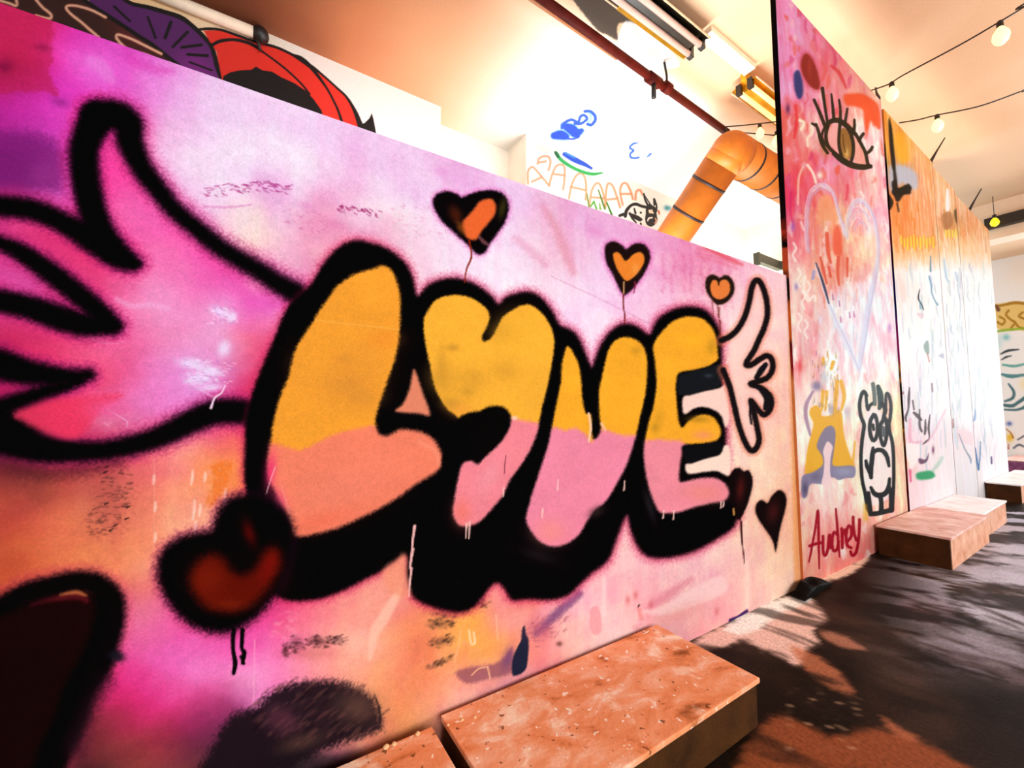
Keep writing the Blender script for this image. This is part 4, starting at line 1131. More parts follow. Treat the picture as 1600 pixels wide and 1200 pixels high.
for x in (-0.09, -0.0015):
    for y in (-2.6, YE):
        vs.append((bm.verts.new((x, y, 0)), bm.verts.new((x, y, ztop(y) - 0.0005))))
(a0, a1), (b0, b1), (c0, c1), (d0, d1) = vs
for f in ((a0, b0, b1, a1), (c0, c1, d1, d0), (a0, a1, c1, c0), (b0, d0, d1, b1), (a1, b1, d1, c1), (a0, c0, d0, b0)):
    bm.faces.new(f)
from_bm('board_core', bm, M_EDGE, part_)

# ------------------------------------------------------------------ tall painted panels
def parse(t):
    out = []
    for q in t.replace('\n', '').split(';'):
        a = [float(v) for v in q.split(',')]
        out.append((a[0], a[1], tuple(a[2:])))
    return out


X1, X2 = 0.02, 0.036
YA = float(onx(1226.5, 300, X1)[1])
YB = float(onx(1391, 380, X1)[1])
YC = float(onx(1479, 560, X2)[1])
YD = float(onx(1506, 480, X2)[1])
YEND = min(float(onx(1554, 470, X2)[1]), YBEAM - 0.19)
Z1 = float(onx(1325, 100, X1)[2])
Z2 = float(onx(1435, 230, X2)[2])
Z3 = float(onx(1482, 287, X2)[2])
Z4 = float(onx(1520, 333, X2)[2])


def panel_pts(y0, y1, zt, X, px0, px1, step):
    n = int(abs(px1 - px0) / step) + 2
    # stations evenly fine for a viewer in the room
    th0, th1 = math.atan2(y0 - CAM[1], CAM[0] - X) - YAW, math.atan2(y1 - CAM[1], CAM[0] - X) - YAW
    th0, th1 = th0 - 0, th1 - 0
    t = np.linspace(math.tan(th0 + YAW - YAW), math.tan(th1), n)
    ys = (CAM[0] - X) * np.tan(np.arctan(t) + YAW)
    dep = (np.array([X, y0, 1.5]) - CAM) @ FWD
    return lattice([(ys, span(0, zt, step * dep / FPX))], xwall(X))


# ---- panel with the eye
P, Q, A, B = panel_pts(YA, YB, Z1, X1, 1226, 1392, 0.95)
pp = Paint(P, (A, B))
pp.field(parse("""1225,20,240,142,190;1240,40,235,152,192;1250,80,238,152,200;1270,60,238,124,152;1290,80,234,100,118;1300,110,234,116,116;1330,115,238,152,150;1345,140,238,160,142;1300,140,238,142,152;1270,150,238,152,180;1230,130,238,152,200;1245,175,234,76,84;1230,190,234,84,64;1256,192,248,226,208;1265,206,244,206,188;1240,212,234,84,84;1255,232,238,150,150;1240,252,234,94,94;1265,247,234,92,56;1285,242,238,122,160;1340,282,238,152,142;1320,292,234,96,104;1300,276,234,142,180;1375,222,247,215,214;1375,272,247,215,210;1370,302,244,182,172;1380,332,244,190,210;1240,292,234,74,92;1235,312,220,40,104;1250,332,228,82,112;1260,362,228,92,122;1240,372,234,102,122;1290,330,244,162,116;1290,352,244,166,122;1280,392,244,180,152;1300,392,238,116,84;1312,377,238,94,64;1330,372,247,214,180;1345,382,247,214,172;1320,420,238,116,94;1300,430,238,122,94;1335,430,244,172,162;1330,462,252,249,249;1320,500,249,247,251;1350,452,249,239,244;1360,482,244,239,249;1380,470,249,225,234;1385,520,249,225,234;1245,442,247,200,190;1255,472,251,225,206;1250,500,245,200,186;1270,520,242,172,176;1280,490,242,176,176;1240,530,244,190,190;1260,550,242,168,172;1250,572,238,116,116;1245,612,249,220,210;1245,662,251,227,215;1245,702,251,222,206;1240,762,249,206,182;1240,850,247,182,154;1270,782,249,215,206;1300,772,249,220,220;1330,782,249,215,215;1290,832,244,165,162;1340,842,238,124,114;1260,882,244,162,132;1310,862,238,134,122;1350,560,251,244,244;1380,562,251,240,240;1370,592,252,234,225;1340,622,249,240,230;1395,652,249,220,172;1390,722,249,225,190;1400,772,249,215,182;1355,702,249,234,206;1345,782,249,220,182;1275,600,250,222,214;1330,560,250,240,244"""), 26)
st = fbm(A * 22, B * 4, 81, 5) - 0.5
st2 = fbm(A * 9, B * 2.5, 84, 4) - 0.5
st3 = fbm(A * 7 + 1.5 * fbm(A * 4, B * 6, 86, 3), B * 5.5 + 2 * st2, 85, 5) - 0.5
pp.c[:, 1] *= np.clip(1 + 0.22 * st + 0.55 * st3, .45, 1.5)
pp.c[:, 2] *= np.clip(1 + 0.20 * st + 0.40 * st3, .5, 1.5)
pp.c *= np.clip(1 + 0.12 * st2, .8, 1.15)[:, None]
pp.c = np.minimum(pp.c, 253)
for k in range(420):          # brushed dabs, older coats showing through
    a, b = RNG.uniform(1226, 1398), RNG.uniform(0, 880)
    hi = b < 330
    c = ([(226, 66, 76), (240, 150, 176), (248, 196, 196), (236, 100, 84), (214, 56, 104), (244, 176, 190), (236, 84, 60)] if hi else
         [(246, 190, 178), (253, 240, 230), (240, 158, 158), (250, 214, 208), (248, 204, 176), (236, 140, 140)])[k % (7 if hi else 6)]
    l = RNG.uniform(5, 26)
    if 430 < b < 560 and 1290 < a < 1392:
        continue
    pp.stroke([(a, b, RNG.uniform(.8, 2)), (a + RNG.uniform(-3, 3), b + l * .5, RNG.uniform(1.5, 4.5)), (a + RNG.uniform(-4, 5), b + l, RNG.uniform(.8, 2))], c, 2.2, RNG.uniform(.3, .75), rough=.9)
for a, b in ((1247, 420), (1254, 455), (1262, 440), (1248, 490), (1258, 500), (1345, 300), (1384, 350), (1380, 430), (1240, 380), (1388, 560), (1350, 600), (1330, 610)):
    pp.stroke([(a, b), (a + 4, b + 8), (a - 1, b + 18), (a + 3, b + 28)], (253, 240, 230), 1.4, .75, r=1.7)
pp.poly([(1258, 84), (1266, 88), (1273, 100), (1279, 118), (1281, 134), (1277, 140), (1268, 136), (1258, 124), (1252, 108), (1252, 94)], (214, 60, 80), 6, .7, grow=3)
pp.poly([(1258, 84), (1266, 88), (1273, 100), (1279, 118), (1281, 134), (1277, 140), (1268, 136), (1258, 124), (1252, 108), (1252, 94)], (146, 42, 32), 2.2, .95)
pp.blob(1265, 106, 3, 14, (176, 60, 50), .7)
pp.poly([(1241, 114), (1248, 110), (1253, 124), (1255, 140), (1253, 152), (1247, 154), (1242, 142), (1240, 126)], (50, 56, 112), 2.6, .95)
pp.blob(1231, 170, 3.5, 8, (104, 40, 80), .9)
pp.poly([(1318, 150), (1330, 146), (1345, 146), (1358, 152), (1372, 164), (1376, 190), (1374, 202), (1366, 196), (1360, 190), (1354, 212), (1350, 190), (1348, 172), (1335, 166), (1322, 164)], (238, 88, 46), 3, .95)
pp.stroke([(1299, 103, 2), (1312, 115, 3), (1322, 137, 2)], (216, 58, 60), 2, .8)
pp.stroke([(1285, 98, 2), (1290, 110, 3), (1284, 125, 2)], (230, 90, 80), 2, .6)
pp.stroke([(1243, 165, 2), (1245, 190, 3), (1241, 215, 2)], (234, 52, 56), 2, .8)
pp.stroke([(1250, 188), (1256, 192), (1252, 202)], (252, 240, 206), 1.6, .9, r=2.4)
pp.stroke([(1268, 196), (1270, 206), (1262, 216), (1262, 228)], (252, 236, 206), 1.5, .8, r=2)
pp.stroke([(1254, 262), (1248, 280), (1247, 318)], (246, 190, 170), 1.2, .8, r=1.8)
pp.stroke([(1262, 258), (1270, 270), (1275, 285)], (252, 240, 214), 1.2, .85, r=2)
pp.blob(1281, 274, 5, 6, (253, 246, 220), .9)
pp.stroke([(1236, 300, 2), (1235, 330, 2), (1240, 352, 1.5)], (214, 30, 96), 1.5, .6)
pp.blob(1239, 354, 4, 8, (168, 96, 170), .9)
pp.stroke([(1324, 290), (1324, 300), (1322, 312)], (222, 60, 84), 1.8, .7, r=2)
EB = (44, 34, 18)
pp.blob(1290, 232, 10, 14, (180, 120, 40), .6, -.4)
pp.poly([(1296, 200), (1305, 195), (1311, 205), (1312, 240), (1302, 232), (1294, 220), (1293, 208)], (244, 170, 160), 1.2, .9)
pp.poly([(1336, 212), (1345, 226), (1350, 240), (1354, 255), (1338, 256), (1334, 240)], (240, 160, 140), 1.2, .8)
pp.poly([(1313, 205), (1319, 200), (1326, 208), (1331, 224), (1330, 244), (1324, 250), (1316, 244), (1312, 226)], (150, 100, 40), 1, .95)
pp.blob(1323, 240, 4, 9, (240, 190, 110), .8)
pp.stroke([(1317, 210), (1318, 224), (1321, 238)], (80, 54, 20), .7, .8, r=.9)
for s_ in ([(1275, 194, 1.6), (1279, 206, 2), (1282, 219, 2.2), (1287, 230, 2.2), (1293, 239, 2)], [(1288, 200, 1.6), (1284, 212, 1.6), (1287, 222, 1.6), (1292, 228, 1.4)],
           [(1294, 196, 2.4), (1291, 207, 2.4), (1291, 219, 2.4), (1295, 230, 2.4), (1303, 238, 2.4), (1313, 246, 2.6), (1322, 253, 3)],
           [(1290, 200, 2), (1295, 192, 3.2), (1303, 188, 3.6), (1312, 189, 3.6), (1321, 195, 3.6), (1331, 204, 3.2), (1339, 213, 2.4), (1346, 226, 2.2), (1352, 238, 2.2), (1355, 252, 2.2), (1357, 260, 2.4)],
           [(1303, 240, 3), (1314, 249, 4), (1326, 256, 4.4), (1338, 260, 4.2), (1350, 261, 4), (1360, 260, 3)],
           [(1313, 192, 2.4), (1311, 210, 2), (1311, 228, 2), (1315, 245, 2.2)], [(1322, 196, 2.6), (1329, 208, 2.6), (1333, 224, 2.4), (1333, 240, 2.2), (1330, 252, 2.2)],
           [(1272, 156, 1.8), (1280, 174, 2.2), (1289, 197, 2.4)], [(1285, 138, 2.4), (1288, 160, 2), (1293, 192, 1.8)], [(1299, 147, 1), (1301, 165, 1.8), (1303, 187, 2.2)], [(1311, 156, 1.2), (1313, 170, 1.7), (1313, 188, 2)],
           [(1324, 170, 1.4), (1322, 182, 1.8), (1320, 194, 2)], [(1335, 187, 1.4), (1335, 198, 2), (1333, 208, 2.2)], [(1349, 209, 2), (1346, 213, 2.2), (1342, 220, 2)], [(1363, 230, 2), (1360, 235, 2.2), (1354, 240, 2)], [(1269, 193, 1.5), (1274, 196, 1.6)]):
    pp.stroke(s_, EB, .8, .97, grow=.45)
LV = (216, 206, 232)
for k in range(60):
    a, b = RNG.uniform(1268, 1366), RNG.uniform(300, 470)
    l = RNG.uniform(8, 30)
    pp.stroke([(a, b, .8), (a + RNG.uniform(-1, 1), b + l, 1.5)], [(246, 190, 160), (236, 120, 96), (250, 226, 210), (240, 150, 150)][k % 4], 1.4, .45)
for k in range(70):
    a, b = RNG.uniform(1286, 1356), RNG.uniform(440, 540)
    if abs(a - 1325) < 44 - (b - 440) * .36:
        pp.stroke([(a, b, .7), (a + RNG.uniform(-1, 1), b + RNG.uniform(6, 26), 1.2)], [(255, 252, 254), (214, 222, 240), (236, 214, 232)][k % 3], 1, .6)
for s_, c in (([(1262, 392, 3), (1260, 360, 3), (1261, 330, 3), (1266, 306, 3), (1277, 292, 3.6), (1290, 290, 3.6), (1301, 300, 3), (1307, 318, 3), (1312, 338, 3), (1318, 356, 3), (1321, 370, 2)], LV),
              ([(1322, 368, 2), (1324, 345, 3), (1330, 324, 3.6), (1341, 313, 4), (1353, 319, 3.6), (1363, 334, 3.4), (1369, 356, 3.4), (1372, 385, 3.4), (1370, 415, 4), (1364, 445, 5), (1357, 480, 6), (1350, 525, 6), (1342, 574, 4)], (206, 210, 240)),
              ([(1276, 415, 2), (1290, 460, 3), (1303, 495, 5), (1318, 525, 6), (1332, 556, 5), (1341, 578, 3)], (222, 228, 246)),
              ([(1332, 356, 1), (1337, 346, 1), (1343, 343, 1), (1350, 349, 1), (1355, 357, 1)], (180, 90, 130)),
              ([(1268, 300), (1282, 291), (1296, 298)], (253, 240, 222)), ([(1330, 340), (1338, 326), (1350, 330), (1358, 345)], (214, 160, 200))):
    pp.stroke(s_, c, 2.2, .62, r=1.6, grow=-1.0, rough=1.0)
    pp.stroke([(q_[0] + 2.5, q_[1] + 4, .8) for q_ in s_], (190, 176, 212), .9, .55)
    pp.stroke([(q_[0] - 2.5, q_[1] - 3, .7) for q_ in s_], (236, 226, 240), .9, .6)
pp.poly([(1276, 330), (1280, 312), (1290, 305), (1300, 310), (1304, 330), (1305, 350), (1298, 345), (1285, 345), (1276, 350)], (244, 160, 112), 3, .8)
pp.poly([(1304, 356), (1310, 352), (1315, 368), (1316, 395), (1310, 400), (1303, 395), (1301, 375)], (238, 92, 62), 3, .8)
for s_ in ([(1282, 402, 1.6), (1286, 420, 2.4), (1292, 443, 1.4)], [(1295, 418, 2), (1298, 432, 2.4)], [(1310, 402, 2.6), (1309, 425, 2.6), (1311, 446, 1.4)], [(1324, 404, 2.2), (1324, 432, 1.4)], [(1292, 365, 3), (1294, 395, 3), (1298, 410, 2)]):
    pp.stroke(s_, (226, 82, 58), 1.2, .85)
pp.stroke([(1275, 411, 1), (1282, 430, 1.6), (1289, 452, 2), (1295, 474, 1)], (52, 54, 84), .9, .9)
for a, b in ((1313, 495), (1327, 488), (1334, 487), (1301, 460), (1311, 470)):
    pp.stroke([(a, b, .8), (a + 1, b + 8, 1.2)], (170, 90, 150), 1, .7)
pp.stroke([(1272, 424), (1270, 435)], (150, 156, 210), 1.5, .8, r=2.2)
pp.blob(1244, 448, 3, 6, (150, 130, 190), .8)
pp.stroke([(1258, 432), (1256, 450), (1262, 470), (1272, 462), (1274, 470)], (253, 240, 226), 1.5, .8, r=2)
pp.blob(1282, 500, 2.4, 6, (226, 222, 246), .9)
pp.blob(1390, 512, 3, 8, (196, 120, 190), .7)
pp.blob(1250, 572, 3.5, 10, (228, 64, 66), .9)
YL, GP = (238, 172, 36), (132, 122, 154)
pp.poly([(1258, 742), (1261, 705), (1267, 680), (1271, 662), (1265, 648), (1267, 638), (1276, 633), (1283, 641), (1285, 650), (1300, 648), (1312, 640), (1316, 650), (1318, 672), (1322, 692), (1330, 716), (1334, 730), (1300, 730), (1290, 735), (1270, 738)], YL, 1.4, .95)
for s_ in ([(1284, 640, 2), (1286, 612, 3)], [(1290, 640, 1.6), (1292, 612, 2.4)], [(1304, 650, 3), (1306, 620, 3.4), (1308, 596, 3)], [(1315, 640, 2), (1319, 618, 3), (1314, 596, 3)], [(1286, 560, 2.4), (1287, 568, 2.2)], [(1302, 566, 3), (1299, 576, 2.6)], [(1310, 650, 2), (1311, 700, 2)], [(1332, 728, 2), (1336, 690, 1.2)]):
    pp.stroke(s_, YL, 1.4, .9)
for k in range(70):
    a, b = RNG.uniform(1268, 1312), RNG.uniform(548, 640)
    pp.stroke([(a, b, .7), (a + RNG.uniform(-.5, .5), b + RNG.uniform(2, 8), .7)], (200, 140, 40) if k % 3 else (120, 110, 130), .6, .5)
pp.blob(1288, 590, 6, 12, (196, 200, 212), .8)
pp.blob(1276, 603, 8, 8, (120, 110, 150), .8, 0, .2)
pp.blob(1299, 640, 5, 10, (170, 150, 160), .7, 0, .2)
pp.blob(1324, 645, 5, 12, (190, 190, 208), .6)
pp.stroke([(1270, 612, 2), (1260, 632, 3), (1259, 650, 3), (1263, 668, 2.6), (1266, 680, 1.6)], (160, 120, 150), 1.2, .8)
pp.poly([(1253, 776), (1252, 752), (1256, 742), (1270, 738), (1284, 728), (1286, 718), (1282, 708), (1276, 698), (1280, 684), (1288, 670), (1298, 665), (1305, 672), (1305, 690), (1302, 712), (1303, 728), (1334, 728), (1335, 745), (1322, 747), (1310, 750), (1300, 746), (1285, 756), (1266, 757), (1260, 776)], GP, 1.4, .93)
pp.blob(1258, 764, 5, 12, (74, 62, 92), .8)
pp.blob(1275, 745, 10, 8, (100, 90, 116), .6)
pp.blob(1320, 737, 14, 7, (160, 164, 190), .7)
pp.poly([(1284, 757), (1287, 738), (1288, 718), (1286, 706), (1290, 694), (1294, 690), (1301, 698), (1298, 714), (1297, 738), (1300, 752), (1296, 760)], (250, 214, 214), 1.2, .95)
CB = (14, 18, 20)
pp.poly([(1349, 660), (1358, 640), (1372, 640), (1388, 660), (1394, 700), (1394, 770), (1360, 790), (1350, 750), (1347, 700)], (250, 238, 238), 3, .8)
for s_, c in (([(1354, 618, 2), (1350, 612, 2.2), (1346, 617, 2), (1343, 632, 2), (1345, 650, 2), (1350, 664, 2.2), (1348, 680, 2.2), (1345.5, 705, 2), (1345.5, 730, 2), (1347.5, 752, 2), (1352, 772, 2.2), (1356, 795, 2.6)], CB),
              ([(1353, 615, 1.6), (1354, 628, 1.6), (1356, 640, 1.6), (1359, 634, 1.8), (1364, 630, 1.8)], CB),
              ([(1364, 600, 2.4), (1366, 615, 2.4), (1367, 632, 2)], (92, 104, 98)),
              ([(1372, 604, 2.4), (1375, 615, 4), (1376, 630, 3.6), (1374, 638, 2)], (26, 56, 52)),
              ([(1378, 630, 2.4), (1383, 640, 2.6), (1380, 655, 2)], CB), ([(1384, 642, 1.6), (1384, 626, 1.6), (1385, 615, 1.4), (1389, 618, 1.8), (1392, 634, 1.9), (1391, 652, 1.9), (1389, 662, 2), (1390, 674, 2), (1394, 690, 2), (1396, 712, 1.9), (1396.5, 738, 1.9), (1396, 762, 1.9), (1394, 796, 2.2)], CB),
              ([(1365, 648, 2.2), (1360, 658, 2.2), (1359, 672, 2.2), (1362, 685, 2.4), (1366, 688, 2.2), (1370, 680, 2), (1371, 664, 2), (1368, 650, 2), (1365, 648, 2)], CB),
              ([(1382, 654, 2), (1376, 664, 2.4), (1375, 678, 2.2), (1378, 692, 2), (1381, 696, 2), (1384, 688, 2), (1386, 672, 2.4), (1385, 658, 2.4), (1382, 652, 2)], CB),
              ([(1364, 664, 1.6), (1365, 671, 1.6)], CB), ([(1380, 668, 1.8), (1381, 680, 2.2)], (80, 84, 88)),
              ([(1364, 700, 1.6), (1363, 712, 3), (1361.5, 728, 2.8), (1361, 746, 2.2)], CB), ([(1365, 706, 2.4), (1372, 703, 2.6), (1380, 705, 2.8), (1386, 714, 2.6), (1389, 728, 1.6)], CB), ([(1353, 720, 1.6), (1355, 729, 2.6), (1359, 738, 2.4), (1361, 746, 2)], CB),
              ([(1361, 762, 1.8), (1366, 771, 3), (1374, 774, 3.4), (1383, 771, 3.2), (1388, 762, 2.6), (1390, 748, 1.6)], CB),
              ([(1357, 770, 2), (1358, 784, 3), (1359, 798, 3.6)], CB), ([(1376, 776, 2.8), (1377, 786, 2.8), (1377, 798, 3.2)], CB), ([(1391, 764, 2.4), (1393, 780, 3.2), (1393, 797, 3.4)], CB), ([(1360, 803, 3), (1372, 802, 3), (1392, 797, 3)], CB)):
    pp.stroke(s_, c, .9, .985, grow=.8)
pp.stroke([(1352, 790, 3), (1353, 810, 4)], (236, 170, 40), 3, .6)
RC = (160, 10, 32)
for s_ in ([(1264, 878, 1), (1268, 858, 1.5), (1274, 825, 1.6), (1278, 798, 1.8), (1279, 835, 2), (1280, 888, 1)], [(1265, 853), (1274, 850), (1283, 848)], [(1286, 838), (1286, 860), (1289, 868), (1293, 860), (1296, 836), (1297, 856)],
           [(1306, 795, 1.2), (1308, 820, 1.8), (1310, 850, 1.8), (1312, 870, 1)], [(1309, 836), (1303, 832), (1300, 845), (1302, 860), (1308, 858), (1310, 846)], [(1315, 826), (1316, 840), (1316, 856)], [(1316, 838), (1320, 828), (1323, 832)],
           [(1324, 846), (1330, 838), (1330, 826), (1326, 822), (1322, 834), (1324, 852), (1330, 856)], [(1333, 808), (1334, 830), (1338, 844)], [(1343, 812), (1342, 838), (1338, 862), (1332, 868), (1329, 862)]):
    pp.stroke(s_, RC, .8, .96, r=2.1, grow=.3)
pal = pp.albedo(0.72)
pan = empty('painted_panel', (0, YA, 0), 'tall pink painted panel with a black outlined eye and a horned creature', 'panel')
PR = [('painted_eye', 'black outlined eye with long lashes', [(1262, 150), (1280, 130), (1330, 160), (1345, 195), (1368, 225), (1366, 270), (1320, 268), (1275, 235)]),
      ('painted_spot', 'dark red oval spot', [(1250, 84), (1262, 78), (1284, 120), (1284, 142), (1266, 140), (1250, 112)]),
      ('painted_spot', 'dark blue oval spot', [(1238, 112), (1250, 106), (1258, 140), (1254, 158), (1242, 156), (1236, 130)]),
      ('painted_heart', 'orange heart with lavender rim, fading to white below', [(1256, 400), (1256, 320), (1270, 286), (1296, 286), (1312, 330), (1321, 350), (1330, 314), (1345, 306), (1366, 330), (1375, 380), (1368, 450), (1352, 540), (1342, 584), (1318, 540), (1290, 480)]),
      ('painted_castle', 'yellow and grey tower shape', [(1250, 780), (1250, 740), (1262, 690), (1256, 645), (1270, 600), (1284, 552), (1304, 552), (1324, 610), (1326, 690), (1340, 735), (1336, 750), (1302, 760), (1282, 760), (1262, 778)]),
      ('painted_creature', 'black and white horned creature', [(1340, 640), (1344, 606), (1362, 596), (1376, 596), (1390, 610), (1395, 640), (1394, 670), (1400, 710), (1399, 806), (1356, 808), (1344, 760), (1342, 700)]),
      ('painted_lettering', 'red handwritten lettering', [(1260, 884), (1266, 840), (1274, 790), (1312, 786), (1348, 800), (1344, 866), (1330, 876), (1282, 894)])]
fx, fy = chart(P[Q].mean(1))
own = np.zeros(len(Q), int)
for k, (_, _, pl) in enumerate(PR):
    own[inside(fx, fy, np.asarray(pl, float)) & (own == 0)] = k + 1
grid_mesh('painted_face', P, Q[own == 0], pal, M_PANEL, pan)
for k, (nm, lb, _) in enumerate(PR):
    put(grid_mesh(nm, P, Q[own == k + 1], pal, M_PANEL, pan), lb)


def edge_face(parent, y, x0, x1, zt, bands):
    """painted side of a board, facing the near end of the room; bands: (z px, colour)"""
    P, Q, A, B = lattice([(np.linspace(x0, x1, 4), span(0, zt, 0.02))], ywall(y), flip=True)
    e = Paint(P, (A, B))
    ys_ = e.y + e.n2 * 60
    yk = [b[0] for b in bands]
    for ch in range(3):
        e.c[:, ch] = np.interp(ys_, yk, [b[1][ch] for b in bands])
    return grid_mesh('board_edge', P, Q, e.albedo(0.8), M_PANEL, parent)


def core(parent, y0, y1, x0, x1, zt):
    bm = bmesh.new()
    box(bm, (x0, y0 + 0.001, 0), (x1 - 0.0015, y1 - 0.001, zt - 0.0005))
    return from_bm('board_core', bm, M_EDGE, parent)


core(pan, YA, YB, X1 - 0.045, X1, Z1)
edge_face(pan, YA - 0.0005, X1 - 0.045, X1, Z1, [(-50, (14, 8, 10)), (300, (16, 8, 12)), (335, (40, 14, 18)), (350, (200, 60, 40)), (372, (18, 8, 14)), (385, (30, 10, 14)), (395, (226, 84, 60)), (420, (220, 100, 50)), (436, (30, 14, 16)), (468, (30, 14, 12)), (480, (226, 110, 40)), (530, (226, 110, 40)), (545, (90, 20, 20)), (575, (150, 30, 30)), (610, (234, 150, 90)), (900, (236, 130, 70))])
M_DARKWIRE = plain('dark_wire', (44, 26, 18), 0.5, var=0.1)


def hook(parent, p, h, lean):
    bm = bmesh.new()
    p = Vector(p)
    tube(bm, [p + Vector((0, 0, -0.06)), p + Vector((0, 0.01, 0.04)), p + Vector((lean * .5, 0.02, h * .55)), p + Vector((lean, 0.05, h))], [0.016, 0.024, 0.012, 0.008], 7)
    return from_bm('wire_hook', bm, M_DARKWIRE, parent, True)


# ---- three further panels
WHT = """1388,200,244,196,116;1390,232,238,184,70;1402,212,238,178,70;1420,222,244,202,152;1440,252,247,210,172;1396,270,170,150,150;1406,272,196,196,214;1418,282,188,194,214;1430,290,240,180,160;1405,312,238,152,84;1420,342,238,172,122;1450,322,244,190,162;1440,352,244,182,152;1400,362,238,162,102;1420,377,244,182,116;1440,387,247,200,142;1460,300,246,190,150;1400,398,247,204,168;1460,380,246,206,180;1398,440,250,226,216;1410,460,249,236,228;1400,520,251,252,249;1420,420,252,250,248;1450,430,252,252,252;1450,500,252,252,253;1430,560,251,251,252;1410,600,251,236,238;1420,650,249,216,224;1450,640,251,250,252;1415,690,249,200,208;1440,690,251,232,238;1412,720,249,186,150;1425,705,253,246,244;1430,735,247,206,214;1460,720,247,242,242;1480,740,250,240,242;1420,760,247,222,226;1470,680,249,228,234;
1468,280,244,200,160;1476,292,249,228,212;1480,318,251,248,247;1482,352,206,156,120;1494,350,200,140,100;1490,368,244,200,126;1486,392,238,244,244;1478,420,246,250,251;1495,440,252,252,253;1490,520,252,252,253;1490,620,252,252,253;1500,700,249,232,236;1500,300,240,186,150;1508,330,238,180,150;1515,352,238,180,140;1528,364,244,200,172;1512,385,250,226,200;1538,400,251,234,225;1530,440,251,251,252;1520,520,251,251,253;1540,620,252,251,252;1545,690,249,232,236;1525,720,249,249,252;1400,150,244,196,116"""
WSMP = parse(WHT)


def glare_panel(y0, y1, zt, px0, px1, label, step, marks, seed):
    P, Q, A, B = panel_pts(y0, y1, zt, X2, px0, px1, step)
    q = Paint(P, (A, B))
    q.field(WSMP, 22)  # white below the orange is window glare put into the colour
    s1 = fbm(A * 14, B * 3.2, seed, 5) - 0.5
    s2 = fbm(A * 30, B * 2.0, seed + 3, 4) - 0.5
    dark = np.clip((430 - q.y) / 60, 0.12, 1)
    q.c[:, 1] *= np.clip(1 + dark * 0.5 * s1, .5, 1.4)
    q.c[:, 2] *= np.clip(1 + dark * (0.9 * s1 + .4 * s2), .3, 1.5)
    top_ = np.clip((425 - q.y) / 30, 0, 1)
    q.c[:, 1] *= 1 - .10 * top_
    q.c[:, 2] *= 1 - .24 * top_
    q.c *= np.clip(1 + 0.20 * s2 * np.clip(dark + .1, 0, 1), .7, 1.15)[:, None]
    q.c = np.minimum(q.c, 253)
    pal_ = (196, 218, 228)
    for k in range(80):           # faint washes and drips over the painted-in white glare
        a, b = RNG.uniform(px0, px1), RNG.uniform(405, 700)
        l = RNG.uniform(10, 46)
        q.stroke([(a, b, .7), (a + RNG.uniform(-2, 2), b + l * .5, 1.0), (a + RNG.uniform(-1, 3), b + l, .6)], [pal_, (206, 200, 222), (200, 220, 214), (168, 190, 206)][k % 4], 1.2, .62)
    marks(q)
    root = empty('painted_panel', (0, y0, 0), label, 'panel')
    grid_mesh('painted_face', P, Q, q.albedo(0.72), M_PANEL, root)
    core(root, y0, y1, X2 - 0.045, X2, zt)
    return root


